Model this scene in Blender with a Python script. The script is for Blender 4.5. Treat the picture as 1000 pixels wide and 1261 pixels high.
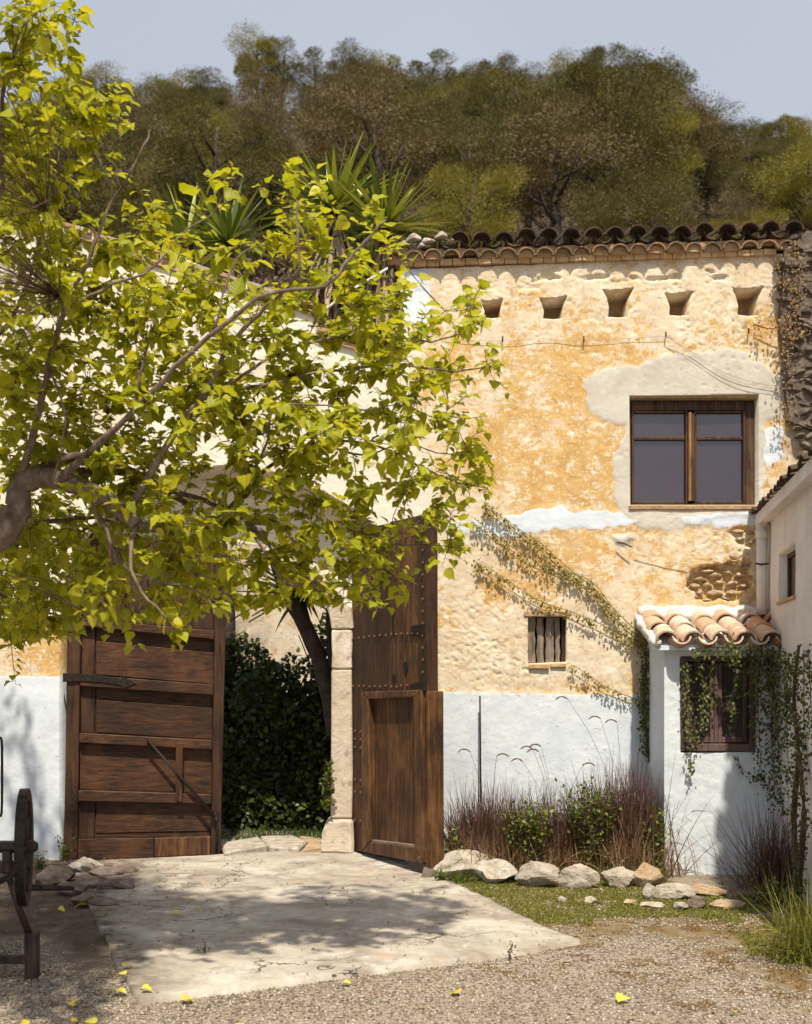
import bpy, bmesh, math, random
import numpy as np
from mathutils import Vector, Matrix, Euler

for o in list(bpy.data.objects): bpy.data.objects.remove(o)
rnd = random.Random(7)
rng = np.random.default_rng(7)
scene = bpy.context.scene
col = scene.collection

# ------------------------------------------------------------------ camera, sky, sun, exposure
FOC, EYE, HOR = 1440.0, 1.6, 830.0          # focal length in photograph pixels, eye height, horizon row
cam_d = bpy.data.cameras.new('camera')
cam = bpy.data.objects.new('camera', cam_d); col.objects.link(cam)
cam.location = (0, 0, EYE); cam.rotation_euler = (math.radians(90), 0, 0)
cam_d.sensor_width = 36; cam_d.lens = FOC / 1261 * 36
cam_d.shift_y = (HOR - 630.5) / 1261
cam_d.clip_start = 0.1; cam_d.clip_end = 2000
cam_d.dof.use_dof = True; cam_d.dof.focus_distance = 8.2; cam_d.dof.aperture_fstop = 2.8
scene.camera = cam

SUN_AZ, SUN_EL = math.radians(3), math.radians(59)      # right of straight behind the camera
world = bpy.data.worlds.new('World'); scene.world = world
world.use_nodes = True
wn, wl = world.node_tree.nodes, world.node_tree.links
wn.clear()
sky = wn.new('ShaderNodeTexSky'); sky.sky_type = 'NISHITA'; sky.sun_disc = False
sky.sun_elevation = SUN_EL; sky.sun_rotation = math.pi - SUN_AZ
sky.air_density = 1.0; sky.dust_density = 3.0; sky.ozone_density = 1.0
# thin even high cloud over the blue
ctc = wn.new('ShaderNodeTexCoord'); cno = wn.new('ShaderNodeTexNoise'); cno.inputs['Scale'].default_value = 0.9; cno.inputs['Detail'].default_value = 4
cmr = wn.new('ShaderNodeMapRange'); cmr.inputs[1].default_value = 0.3; cmr.inputs[2].default_value = 0.7; cmr.inputs[3].default_value = 0.40; cmr.inputs[4].default_value = 0.85
hs = wn.new('ShaderNodeMix'); hs.data_type = 'RGBA'; hs.inputs[7].default_value = (4.3, 4.6, 5.15, 1)
wl.new(ctc.outputs['Generated'], cno.inputs['Vector']); wl.new(cno.outputs[0], cmr.inputs[0]); wl.new(cmr.outputs[0], hs.inputs[0])
bg = wn.new('ShaderNodeBackground'); bg.inputs['Strength'].default_value = 0.115
wo = wn.new('ShaderNodeOutputWorld')
wl.new(sky.outputs[0], hs.inputs[6]); wl.new(hs.outputs[2], bg.inputs['Color']); wl.new(bg.outputs[0], wo.inputs['Surface'])

sun_d = bpy.data.lights.new('sun', 'SUN'); sun_d.energy = 4.8; sun_d.angle = math.radians(1.2)
sun_d.color = (1.0, 0.90, 0.73)
sun = bpy.data.objects.new('sun', sun_d); col.objects.link(sun)
SUNV = Vector((math.sin(SUN_AZ)*math.cos(SUN_EL), -math.cos(SUN_AZ)*math.cos(SUN_EL), math.sin(SUN_EL)))
sun.rotation_euler = SUNV.to_track_quat('Z', 'Y').to_euler()
sun.location = (5, -10, 20)
vs = scene.view_settings
vs.view_transform = 'Standard'; vs.look = 'None'; vs.exposure = 0.30; vs.gamma = 1; vs.use_curve_mapping = False

# ------------------------------------------------------------------ helpers
def P(px, py, Y):
    return np.array([(px-500)/FOC*Y, Y, EYE+(HOR-py)/FOC*Y])
def G(px, py, z=0.0):
    Y = (EYE-z)*FOC/(py-HOR)
    return np.array([(px-500)/FOC*Y, Y, z])

WLOC = {}
def wl_of(o): return WLOC.get(o.name, np.zeros(3))
def tag(o, label=None, cat=None, group=None, kind=None):
    if label: o['label'] = label
    if cat: o['category'] = cat
    if group: o['group'] = group
    if kind: o['kind'] = kind
    return o
def root(name, label, cat, loc=(0,0,0), group=None):
    o = bpy.data.objects.new(name, None); col.objects.link(o)
    o.location = tuple(map(float, loc)); o.empty_display_size = 0.1
    WLOC[o.name] = np.array(loc, float)
    return tag(o, label, cat, group)
def mesh(name, V, F, smooth=False):
    me = bpy.data.meshes.new(name)
    if isinstance(F, np.ndarray):
        V = np.asarray(V, np.float32); n = F.shape[1]
        me.vertices.add(len(V)); me.vertices.foreach_set('co', V.ravel())
        me.loops.add(F.size); me.loops.foreach_set('vertex_index', F.astype(np.int32).ravel())
        me.polygons.add(len(F)); me.polygons.foreach_set('loop_start', np.arange(0, F.size, n, dtype=np.int32))
        me.update(calc_edges=True)
    else:
        me.from_pydata([tuple(map(float, v)) for v in V], [], F)
    if smooth: me.polygons.foreach_set('use_smooth', np.ones(len(me.polygons), bool))
    me.update()
    return me
def obj(name, V, F, m, parent=None, smooth=False, label=None, kind=None, attrs=None, uv=None):
    V = np.asarray(V, float)
    off = wl_of(parent) if parent is not None else np.zeros(3)
    me = mesh(name, V-off, F, smooth)
    if attrs:
        for k, a in attrs.items():
            at = me.attributes.new(k, 'FLOAT', 'POINT'); at.data.foreach_set('value', np.asarray(a, np.float32))
    if uv is not None:
        set_uv(me, uv)
    return link(name, me, m, parent, label, kind, off)
def set_uv(me, uv):
    l = me.uv_layers.new(name='UVMap')
    idx = np.empty(len(me.loops), np.int32); me.loops.foreach_get('vertex_index', idx)
    l.data.foreach_set('uv', np.asarray(uv, np.float32)[idx].ravel())
def link(name, me, m, parent=None, label=None, kind=None, off=None):
    if m is not None and len(me.materials) == 0: me.materials.append(m)
    o = bpy.data.objects.new(name, me); col.objects.link(o)
    if parent is not None:
        o.parent = parent; WLOC[o.name] = wl_of(parent) if off is None else off
    if label: o['label'] = label
    if kind: o['kind'] = kind
    return o
def bmobj(name, bm, m, parent=None, smooth=False, label=None, kind=None):
    off = wl_of(parent) if parent is not None else np.zeros(3)
    bmesh.ops.translate(bm, verts=bm.verts, vec=Vector(-off))
    me = bpy.data.meshes.new(name); bm.to_mesh(me); bm.free()
    if smooth: me.polygons.foreach_set('use_smooth', np.ones(len(me.polygons), bool))
    return link(name, me, m, parent, label, kind, off)

def prism_bm(front, back, bm=None):
    bm = bm or bmesh.new()
    f = [bm.verts.new(Vector(p)) for p in front]; b = [bm.verts.new(Vector(p)) for p in back]
    n = len(f); fs = [bm.faces.new(f), bm.faces.new(b[::-1])]
    for i in range(n):
        j = (i+1) % n
        fs.append(bm.faces.new((f[j], f[i], b[i], b[j])))
    bmesh.ops.recalc_face_normals(bm, faces=fs)
    return bm
def bevel(bm, w):
    if w > 0:
        bmesh.ops.bevel(bm, geom=list(bm.edges), offset=w, segments=1, profile=0.5, affect='EDGES', clamp_overlap=True)
    return bm
def box_bm(x0, x1, y0, y1, z0, z1, bm=None):
    return prism_bm([(x0,y0,z0),(x1,y0,z0),(x1,y0,z1),(x0,y0,z1)], [(x0,y1,z0),(x1,y1,z0),(x1,y1,z1),(x0,y1,z1)], bm)
def box(name, x0, x1, y0, y1, z0, z1, m, parent=None, bw=0.004, **k):
    return bmobj(name, bevel(box_bm(x0,x1,y0,y1,z0,z1), bw), m, parent, **k)

class Plane:
    """a vertical plane through two ground points; pixels of the survey photo are measured on it"""
    def __init__(s, a, b):
        s.a = np.array([a[0], a[1], 0.]); s.b = np.array([b[0], b[1], 0.])
        d = s.b-s.a; s.u = d/np.linalg.norm(d); s.n = np.array([s.u[1], -s.u[0], 0.])
        if s.n[1] > 0: s.n = -s.n
    def at(s, px, py, d=0.):
        a = s.a + s.n*d
        r = np.array([(px-500)/FOC, 1, (HOR-py)/FOC])
        t = (s.n @ a)/(s.n @ r)
        p = r*t; p[2] += EYE
        return p
    def slab(s, pts, d0, d1, bw=0.004, bm=None):
        """pts in pixels measured on the plane; the piece runs from d0 to d1 along the outward normal"""
        base = [s.at(*p) for p in pts]
        b = prism_bm([p+s.n*d1 for p in base], [p+s.n*d0 for p in base], bm)
        return bevel(b, bw)
    def piece(s, name, pts, d0, d1, m, parent, bw=0.004, **k):
        return bmobj(name, s.slab(pts, d0, d1, bw), m, parent, **k)

def quad(x0, x1, yl0, yl1, yr0, yr1, xb=0):
    return [(x0,yl0),(x1,yr0),(x1+xb,yr1),(x0+xb,yl1)]

def tube(pts, rad, n=7, V=None, F=None, jit=0.0):
    """one tapered tube; appends to V,F lists"""
    if V is None: V, F = [], []
    pts = [Vector(p) for p in pts]
    if not hasattr(rad, '__len__'): rad = [rad]*len(pts)
    base = len(V); up = Vector((0.13, 0.21, 1)).normalized()
    for i, p in enumerate(pts):
        t = (pts[min(i+1, len(pts)-1)] - pts[max(i-1, 0)])
        if t.length < 1e-7: t = Vector((0,0,1))
        t.normalize()
        a = t.cross(up)
        if a.length < 0.05: a = t.cross(Vector((1,0,0)))
        a.normalize(); b = t.cross(a)
        for k in range(n):
            th = 2*math.pi*k/n; r = rad[i]*(1+jit*rnd.uniform(-1,1))
            V.append(p + a*math.cos(th)*r + b*math.sin(th)*r)
    for i in range(len(pts)-1):
        for k in range(n):
            k2 = (k+1) % n
            F.append((base+i*n+k, base+i*n+k2, base+(i+1)*n+k2, base+(i+1)*n+k))
    F.append(tuple(base+k for k in range(n))[::-1]); e = base+(len(pts)-1)*n
    F.append(tuple(e+k for k in range(n)))
    return V, F
def tube_obj(name, pts, rad, m, parent=None, n=8, jit=0.0, **k):
    V, F = tube(pts, rad, n, jit=jit)
    return obj(name, [tuple(v) for v in V], F, m, parent, smooth=True, **k)
def smooth_path(pts, k=4):
    pts = [np.array(p, float) for p in pts]; out = []
    for i in range(len(pts)-1):
        p0 = pts[max(i-1,0)]; p1 = pts[i]; p2 = pts[i+1]; p3 = pts[min(i+2,len(pts)-1)]
        for j in range(k):
            t = j/k
            out.append(0.5*((2*p1)+(-p0+p2)*t+(2*p0-5*p1+4*p2-p3)*t*t+(-p0+3*p1-3*p2+p3)*t**3))
    out.append(pts[-1]); return out

# numpy noise
def _h(ix, iy, s):
    n = (ix.astype(np.int64)*374761393 + iy.astype(np.int64)*668265263 + s*982451653) & 0x7fffffff
    n = ((n ^ (n >> 13))*1274126177) & 0x7fffffff
    n = (n ^ (n >> 16)) & 0x7fffffff
    return (n % 100003)/100003.0
def vn(x, y, s=0):
    x = np.asarray(x, float); y = np.asarray(y, float)
    ix = np.floor(x); iy = np.floor(y); fx = x-ix; fy = y-iy
    fx = fx*fx*(3-2*fx); fy = fy*fy*(3-2*fy)
    a = _h(ix,iy,s); b = _h(ix+1,iy,s); c = _h(ix,iy+1,s); d = _h(ix+1,iy+1,s)
    return (a*(1-fx)+b*fx)*(1-fy)+(c*(1-fx)+d*fx)*fy
def fbm(x, y, s=0, o=5):
    r = 0; a = 0.5; t = 0
    for i in range(o):
        r = r + a*vn(x*2**i, y*2**i, s+i*17); t += a; a *= 0.55
    return r/t
def voro(x, y, s=0):
    ix = np.floor(x); iy = np.floor(y); d1 = np.full(np.shape(x), 9.); d2 = d1.copy()
    for i in (-1,0,1):
        for j in (-1,0,1):
            cx = ix+i+_h(ix+i,iy+j,s); cy = iy+j+_h(ix+i,iy+j,s+5)
            d = np.hypot(x-cx, y-cy); m = d < d1
            d2 = np.where(m, d1, np.minimum(d2, d)); d1 = np.where(m, d, d1)
    return d1, d2
def sdf(U, V, poly):
    """signed distance (negative inside) and nearest boundary point"""
    n = len(poly); best = np.full(U.shape, 1e9); NX = np.zeros(U.shape); NY = np.zeros(U.shape)
    ins = np.zeros(U.shape, bool)
    for i in range(n):
        ax, ay = poly[i]; bx, by = poly[(i+1) % n]
        dx, dy = bx-ax, by-ay; L = dx*dx+dy*dy or 1e-9
        t = np.clip(((U-ax)*dx+(V-ay)*dy)/L, 0, 1)
        qx, qy = ax+t*dx, ay+t*dy; d = np.hypot(U-qx, V-qy); m = d < best
        best = np.where(m, d, best); NX = np.where(m, qx, NX); NY = np.where(m, qy, NY)
        if ay != by:
            c = ((ay > V) != (by > V)) & (U < (bx-ax)*(V-ay)/(by-ay)+ax)
            ins ^= c
    return np.where(ins, -best, best), NX, NY

def sheet(u0, u1, v0, v1, step, outer, holes, to3, disp, attrs=None, skirt=None):
    """a fine grid in (u,v) cut to `outer` and by `holes` [(polygon, depth)], edges snapped to the outlines,
    with reveals of real depth. to3(u,v,d)->(N,3); returns V, F, attribute dict"""
    nu = int(math.ceil((u1-u0)/step))+1; nv = int(math.ceil((v1-v0)/step))+1
    U, Vv = np.meshgrid(np.linspace(u0,u1,nu), np.linspace(v0,v1,nv))
    cu = (U[:-1,:-1]+U[1:,1:])/2; cv = (Vv[:-1,:-1]+Vv[1:,1:])/2
    keep = np.ones(cu.shape, bool); owner = np.full(cu.shape, -1)
    cuts = [(outer, skirt if skirt is not None else 0, True)] if outer else []
    cuts += [(h, d, False) for h, d in holes]
    for k, (poly, d, isout) in enumerate(cuts):
        s, _, _ = sdf(cu, cv, poly)
        rem = s > 0 if isout else s < 0
        owner[rem & keep] = k; keep &= ~rem
    Us, Vs = U.copy(), Vv.copy()
    kp = np.zeros((nv+1, nu+1), int); kp[1:-1,1:-1] = keep          # padded face map
    nk = kp[:-1,:-1]+kp[1:,:-1]+kp[:-1,1:]+kp[1:,1:]                # kept faces round each vertex
    for k, (poly, d, isout) in enumerate(cuts):
        om = np.zeros((nv+1, nu+1), bool); om[1:-1,1:-1] = owner == k
        no = om[:-1,:-1]|om[1:,:-1]|om[:-1,1:]|om[1:,1:]
        bd = (nk > 0) & no
        _, qx, qy = sdf(U[bd], Vv[bd], poly)
        Us[bd] = qx; Vs[bd] = qy
    used = nk > 0
    idx = -np.ones((nv, nu), int); idx[used] = np.arange(used.sum())
    uu, vv = Us[used], Vs[used]
    dd = disp(uu, vv)
    P3 = [to3(uu, vv, dd)]
    F = np.stack([idx[:-1,:-1][keep], idx[1:,:-1][keep], idx[1:,1:][keep], idx[:-1,1:][keep]], 1)
    at = {k: f(uu, vv) for k, f in (attrs or {}).items()}
    n = len(uu); exF = []; exU = []; exV = []; exD = []; src = []
    jj, ii = np.nonzero(keep)
    def nb(j, i):
        if j < 0 or i < 0 or j >= keep.shape[0] or i >= keep.shape[1]: return None
        return None if keep[j, i] else owner[j, i]
    vmap = {}
    def back(v, d):
        if (v, d) not in vmap:
            vmap[(v, d)] = n+len(src); src.append(v); exD.append(d)
        return vmap[(v, d)]
    near = np.zeros(keep.shape, bool); pk = kp.astype(bool)
    near = keep & ~(pk[:-2,1:-1]&pk[2:,1:-1]&pk[1:-1,:-2]&pk[1:-1,2:])
    for j, i in zip(*np.nonzero(near)):
        for (a, b), (dj, di) in ((((j,i),(j,i+1)),(-1,0)), (((j+1,i+1),(j+1,i)),(1,0)), (((j+1,i),(j,i)),(0,-1)), (((j,i+1),(j+1,i+1)),(0,1))):
            o = nb(j+dj, i+di)
            if o is None or o < 0: continue
            d = cuts[o][1]
            if d == 0: continue
            A, B = idx[a], idx[b]
            exF.append((A, B, back(B, d), back(A, d)))
    if src:
        src = np.array(src); exD = np.array(exD)
        P3.append(to3(uu[src], vv[src], exD))
        for k in at: at[k] = np.concatenate([at[k], at[k][src]])
        F = np.concatenate([F, np.array(exF)])
    return np.concatenate(P3), F, at

def inst_mesh(tv, tf, M, T, tattr=None):
    """template verts tv (n,3) faces tf (m,k), matrices M (N,3,3) incl. scale, positions T (N,3)"""
    N = len(T); V = np.einsum('nij,kj->nki', M, tv)+T[:,None,:]
    F = tf[None]+(np.arange(N)*len(tv))[:,None,None]
    return V.reshape(-1,3), F.reshape(-1, tf.shape[1])
def rot_from(zdir, xdir=None, spin=None):
    z = zdir/np.linalg.norm(zdir, axis=1, keepdims=True)
    if xdir is None: xdir = rng.normal(size=z.shape)
    x = xdir-(xdir*z).sum(1, keepdims=True)*z
    x /= np.linalg.norm(x, axis=1, keepdims=True)+1e-9
    y = np.cross(z, x)
    return np.stack([x, y, z], 2)

# ------------------------------------------------------------------ materials
class NT:
    def __init__(s, name, rough=0.8):
        s.m = bpy.data.materials.new(name); s.m.use_nodes = True
        s.t = s.m.node_tree; s.n = s.t.nodes; s.l = s.t.links
        s.b = s.n['Principled BSDF']; s.b.inputs['Roughness'].default_value = rough
        s.b.inputs['Specular IOR Level'].default_value = 0.3
        g = s.n.new('ShaderNodeNewGeometry'); s.pos = g.outputs['Position']; s.g = g
    def val(s, i, v):
        if isinstance(v, (int, float)): i.default_value = v
        elif isinstance(v, tuple): i.default_value = v if len(v) != 3 or i.type != 'RGBA' else (*v, 1)
        else: s.l.new(v, i)
    def mapped(s, scale, src=None):
        m = s.n.new('ShaderNodeMapping'); s.l.new(src or s.pos, m.inputs[0]); m.inputs['Scale'].default_value = scale
        return m.outputs[0]
    def noise(s, scale, detail=5, rough=0.6, src=None, dist=0):
        n = s.n.new('ShaderNodeTexNoise'); s.l.new(src or s.pos, n.inputs['Vector'])
        n.inputs['Scale'].default_value = scale; n.inputs['Detail'].default_value = detail
        n.inputs['Roughness'].default_value = rough; n.inputs['Distortion'].default_value = dist
        return n.outputs[0]
    def vor(s, scale, feat='F1', src=None, out=0, rand=1):
        n = s.n.new('ShaderNodeTexVoronoi'); n.feature = feat; s.l.new(src or s.pos, n.inputs['Vector'])
        n.inputs['Scale'].default_value = scale; n.inputs['Randomness'].default_value = rand
        return n.outputs[out]
    def ramp(s, f, stops, interp='LINEAR'):
        r = s.n.new('ShaderNodeValToRGB'); s.val(r.inputs[0], f); e = r.color_ramp.elements
        r.color_ramp.interpolation = interp
        while len(e) < len(stops): e.new(0.5)
        for k, (p, c) in enumerate(stops):
            e[k].position = p; e[k].color = (*c, 1) if isinstance(c, tuple) else (c, c, c, 1)
        return r.outputs[0]
    def mix(s, f, a, b, mode='MIX'):
        m = s.n.new('ShaderNodeMix'); m.data_type = 'RGBA'; m.blend_type = mode
        s.val(m.inputs[0], f); s.val(m.inputs[6], a); s.val(m.inputs[7], b)
        return m.outputs[2]
    def math(s, op, a, b=0.0, clamp=False):
        m = s.n.new('ShaderNodeMath'); m.operation = op; m.use_clamp = clamp
        s.val(m.inputs[0], a); s.val(m.inputs[1], b); return m.outputs[0]
    def attr(s, name):
        a = s.n.new('ShaderNodeAttribute'); a.attribute_name = name; return a.outputs['Fac']
    def rand(s):
        a = s.n.new('ShaderNodeObjectInfo'); return a.outputs['Random']
    def bump(s, h, dist=0.01, strength=1.0):
        b = s.n.new('ShaderNodeBump'); b.inputs['Distance'].default_value = dist; b.inputs['Strength'].default_value = strength
        s.l.new(h, b.inputs['Height'])
        if s.b.inputs['Normal'].is_linked: s.l.new(s.b.inputs['Normal'].links[0].from_socket, b.inputs['Normal'])
        s.l.new(b.outputs[0], s.b.inputs['Normal'])
    def color(s, c): s.val(s.b.inputs['Base Color'], c)
    def done(s): return s.m

def m_wood(name, dark, mid, light, axis, wear=0.5):
    t = NT(name, 0.62)
    sc = {'x': (3, 30, 42), 'z': (34, 34, 2.6)}[axis]
    g = t.noise(1.0, 8, 0.7, t.mapped(sc), 0.6)
    c = t.ramp(g, [(0.28, dark), (0.5, mid), (0.72, light)])
    big = t.noise(2.6, 6, 0.65)
    c = t.mix(t.ramp(big, [(0.5, 0.0), (0.72, 0.75)]), c, light)
    c = t.mix(t.ramp(big, [(0.28, 0.7), (0.46, 0.0)]), c, dark)
    knots = t.ramp(t.vor(1.6, src=t.mapped((1.4,1,1.4) if axis == 'x' else (2.4,2,0.8))), [(0.05, 1.0), (0.16, 0.0)])
    c = t.mix(t.math('MULTIPLY', knots, 0.6), c, dark)
    r = t.rand(); c = t.mix(t.math('MULTIPLY', r, 0.35), c, t.mix(0.7, c, dark))
    t.color(c)
    cr = t.ramp(g, [(0.30, 0.0), (0.42, 1.0)])
    t.bump(g, 0.006, 0.7); t.bump(cr, 0.004, 0.8)
    t.b.inputs['Specular IOR Level'].default_value = 0.35
    return t.done()
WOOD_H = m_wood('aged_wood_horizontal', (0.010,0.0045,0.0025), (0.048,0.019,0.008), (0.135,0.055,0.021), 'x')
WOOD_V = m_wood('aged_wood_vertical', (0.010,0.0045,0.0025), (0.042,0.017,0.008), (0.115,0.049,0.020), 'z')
WOOD_R = m_wood('golden_wood_vertical', (0.014,0.006,0.003), (0.075,0.032,0.012), (0.23,0.11,0.038), 'z')  # lighter golden brown than the aged planks
WOOD_G = m_wood('grey_driftwood', (0.06,0.045,0.035), (0.24,0.19,0.15), (0.40,0.35,0.30), 'z')
WOOD_D = m_wood('dark_window_wood', (0.018,0.010,0.006), (0.055,0.026,0.014), (0.16,0.08,0.03), 'z')
WOOD_CART = m_wood('dark_cart_wood', (0.012,0.008,0.006), (0.038,0.022,0.016), (0.075,0.045,0.03), 'z')

def m_iron():
    t = NT('black_iron', 0.6); t.b.inputs['Metallic'].default_value = 0.5
    t.color(t.ramp(t.noise(60, 5), [(0.35, (0.012,0.011,0.011)), (0.7, (0.05,0.035,0.028))])); t.bump(t.noise(80, 4), 0.002)
    return t.done()
IRON = m_iron()
STUD = bpy.data.materials.new('rusty_stud'); STUD.use_nodes = True
STUD.node_tree.nodes['Principled BSDF'].inputs['Base Color'].default_value = (.11,.062,.038,1); STUD.node_tree.nodes['Principled BSDF'].inputs['Roughness'].default_value = .5

def m_facade():
    t = NT('weathered_lime_plaster', 0.92)
    t.b.inputs['Specular IOR Level'].default_value = 0.15
    fine = t.noise(9, 10, 0.74, t.mapped((1,1,1.3)), 0.3)
    fine2 = t.noise(26, 6, 0.7, t.mapped((1,1,1.6)))
    big = t.noise(1.4, 4, 0.6)
    edge = t.noise(7, 8, 0.7)
    creamy = t.ramp(t.noise(5, 7, 0.65), [(0.3, (0.56,0.43,0.28)), (0.55, (0.68,0.58,0.43)), (0.75, (0.76,0.70,0.59))])
    ochre = t.ramp(t.noise(6, 7, 0.6), [(0.25, (0.46,0.27,0.085)), (0.5, (0.57,0.36,0.130)), (0.75, (0.64,0.46,0.22))])
    f = t.math('ADD', t.math('MULTIPLY', fine, 1.3), t.math('MULTIPLY', fine2, 0.55))
    f = t.math('ADD', f, t.math('MULTIPLY', t.attr('ochre'), 0.5))
    c = t.mix(t.ramp(t.math('MULTIPLY', f, 0.5), [(0.58, 0.0), (0.64, 1.0)]), creamy, ochre)
    c = t.mix(t.ramp(t.noise(2.3, 6, 0.62), [(0.56, 0.0), (0.74, 0.45)]), c, (0.66,0.62,0.54))
    # scattered flaked spots showing pale lime
    fl = t.noise(11, 8, 0.68, t.mapped((1,1,1.25)), 0.25)
    c = t.mix(t.ramp(fl, [(0.57, 0.0), (0.62, 0.75)]), c, (0.80,0.73,0.62))
    fl2 = t.noise(38, 4, 0.6, t.mapped((1,1,1.3)), 0.1)
    c = t.mix(t.ramp(fl2, [(0.58, 0.0), (0.64, 0.6)]), c, (0.80,0.73,0.62))
    # brown cracks and pits
    pit = t.noise(22, 5, 0.6, t.mapped((0.8,1,1.8)), 1.5)
    pitm = t.ramp(t.math('ADD', pit, t.math('MULTIPLY', t.attr('rough'), 0.09)), [(0.69, 0.0), (0.75, 1.0)])
    c = t.mix(t.math('MULTIPLY', pitm, 0.65), c, (0.34,0.21,0.11))
    stk = t.ramp(t.noise(1.0, 7, 0.7, t.mapped((9,1,0.9))), [(0.54, 0.0), (0.75, 0.5)])
    c = t.mix(stk, c, (0.40,0.29,0.18))
    ck = t.ramp(t.vor(2.2, 'DISTANCE_TO_EDGE', t.mapped((1,1,1.6), None)), [(0.0, 1.0), (0.010, 0.0)])
    ckm = t.math('MULTIPLY', ck, t.ramp(t.noise(1.7, 4, .6), [(0.54, 0.0), (0.62, 1.0)]))
    c = t.mix(t.math('MULTIPLY', ckm, 0.5), c, (0.25,0.16,0.09))
    # pale beige render
    lime = t.ramp(t.noise(3, 6, 0.6), [(0.3, (0.66,0.58,0.46)), (0.7, (0.80,0.74,0.64))])
    def mk(a, k=0.5, lo=0.46, hi=0.54):
        return t.ramp(t.math('ADD', t.attr(a), t.math('MULTIPLY', t.math('SUBTRACT', edge, 0.5), k)), [(lo, 0.0), (hi, 1.0)])
    c = t.mix(mk('lime', 0.9, 0.40, 0.62), c, lime)
    cem = t.ramp(t.noise(4, 8, 0.7, None, 0.5), [(0.3, (0.46,0.42,0.35)), (0.7, (0.62,0.60,0.53))])
    c = t.mix(mk('cement'), c, cem)
    wh = t.ramp(t.noise(5, 6, 0.6), [(0.3, (0.56,0.62,0.69)), (0.7, (0.68,0.74,0.80))])
    c = t.mix(mk('white', 0.8), c, wh)
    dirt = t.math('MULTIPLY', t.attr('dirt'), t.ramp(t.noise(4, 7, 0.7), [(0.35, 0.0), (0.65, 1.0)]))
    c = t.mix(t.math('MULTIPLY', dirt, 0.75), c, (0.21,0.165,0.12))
    t.color(c)
    t.bump(t.noise(5, 6, 0.6), 0.015, 0.3)
    t.bump(t.noise(20, 8, 0.7, t.mapped((1,1,1.3))), 0.007, 0.5)
    t.bump(t.math('MULTIPLY', pitm, -1.0), 0.012, 0.8)
    t.bump(fine, 0.008, 0.3)
    return t.done()
FACADE = m_facade()

def m_white(name, a, b, dirt=(0.45,0.42,0.38), amt=0.5):
    t = NT(name, 0.9); t.b.inputs['Specular IOR Level'].default_value = 0.15
    c = t.ramp(t.noise(3, 7, 0.65), [(0.3, a), (0.7, b)])
    d = t.ramp(t.noise(2.2, 8, 0.75, t.mapped((2,2,0.7))), [(0.55, 0.0), (0.8, 1.0)])
    c = t.mix(t.math('MULTIPLY', d, amt), c, dirt)
    t.color(c); t.bump(t.noise(6, 5), 0.02, 0.5); t.bump(t.noise(40, 5, 0.7), 0.004, 0.6)
    return t.done()
WHITE = m_white('white_limewash', (0.56,0.62,0.68), (0.68,0.735,0.78))
HOUSEWHITE = m_white('dusty_white_render', (0.60,0.57,0.56), (0.74,0.71,0.69), (0.36,0.31,0.27), 0.7)
PIPEW = m_white('old_white_pipe', (0.60,0.57,0.52), (0.72,0.70,0.66), (0.3,0.26,0.2), 0.7)

def m_stone(name, a, b, c3, sc=7, dirt=True):
    t = NT(name, 0.9); t.b.inputs['Specular IOR Level'].default_value = 0.2
    n = t.noise(sc, 9, 0.68, None, 0.4)
    c = t.ramp(n, [(0.3, a), (0.5, b), (0.72, c3)])
    c = t.mix(t.math('MULTIPLY', t.rand(), 0.4), c, a)
    li = t.ramp(t.noise(sc*2.2, 6, 0.6), [(0.60, 0.0), (0.66, 1.0)])
    c = t.mix(t.math('MULTIPLY', li, 0.5), c, (0.16,0.13,0.07))
    t.color(c); t.bump(n, 0.03, 0.8); t.bump(t.noise(sc*6, 6, 0.7), 0.008, 0.8)
    return t.done()
LIMESTONE = m_stone('pale_limestone', (0.26,0.21,0.16), (0.46,0.41,0.34), (0.64,0.60,0.53), 10)
JAMBST = m_stone('jamb_limestone', (0.42,0.34,0.25), (0.60,0.52,0.42), (0.70,0.64,0.54), 5)
RUBBLE = m_stone('warm_rubble_stone', (0.30,0.20,0.12), (0.48,0.36,0.23), (0.60,0.50,0.37), 9)
GREYRUB = m_stone('grey_mossy_stone', (0.07,0.055,0.042), (0.155,0.125,0.10), (0.31,0.26,0.21), 13)
DARKST = m_stone('trodden_stone', (0.10,0.075,0.058), (0.20,0.155,0.125), (0.36,0.30,0.25), 10)
BRICKM = m_stone('pale_eave_brick', (0.42,0.26,0.13), (0.58,0.40,0.22), (0.68,0.52,0.34), 10)

def m_tile(name, cols, lich, amt):
    t = NT(name, 0.85)
    c = t.ramp(t.rand(), [(i/(len(cols)-1), k) for i, k in enumerate(cols)])
    n = t.noise(14, 7, 0.7)
    c = t.mix(t.ramp(n, [(0.35, 0.0), (0.7, 0.6)]), c, t.mix(0.5, c, (0.16,0.10,0.07)))
    l = t.ramp(t.math('ADD', t.noise(8, 8, 0.7), t.math('MULTIPLY', t.rand(), 0.1)), [(amt, 0.0), (amt+0.08, 1.0)])
    c = t.mix(t.math('MULTIPLY', l, 0.85), c, lich)
    t.color(c); t.bump(n, 0.006, 0.8); return t.done()
TILE_R = m_tile('terracotta_hut_tile', [(0.50,0.21,0.095), (0.62,0.47,0.33), (0.58,0.28,0.14), (0.66,0.57,0.46), (0.50,0.18,0.08), (0.64,0.52,0.40), (0.60,0.34,0.19)], (0.64,0.58,0.50), 0.57)
TILE_E = m_tile('lichened_eave_tile', [(0.24,0.12,0.06), (0.34,0.20,0.10), (0.20,0.10,0.055), (0.38,0.24,0.13)], (0.11,0.09,0.06), 0.48)
TILE_D = m_tile('shaded_eave_tile', [(0.085,0.05,0.032), (0.13,0.075,0.045), (0.07,0.045,0.03)], (0.035,0.03,0.024), 0.48)  # tile colour darkened to carry the shade of the open mouths
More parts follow.
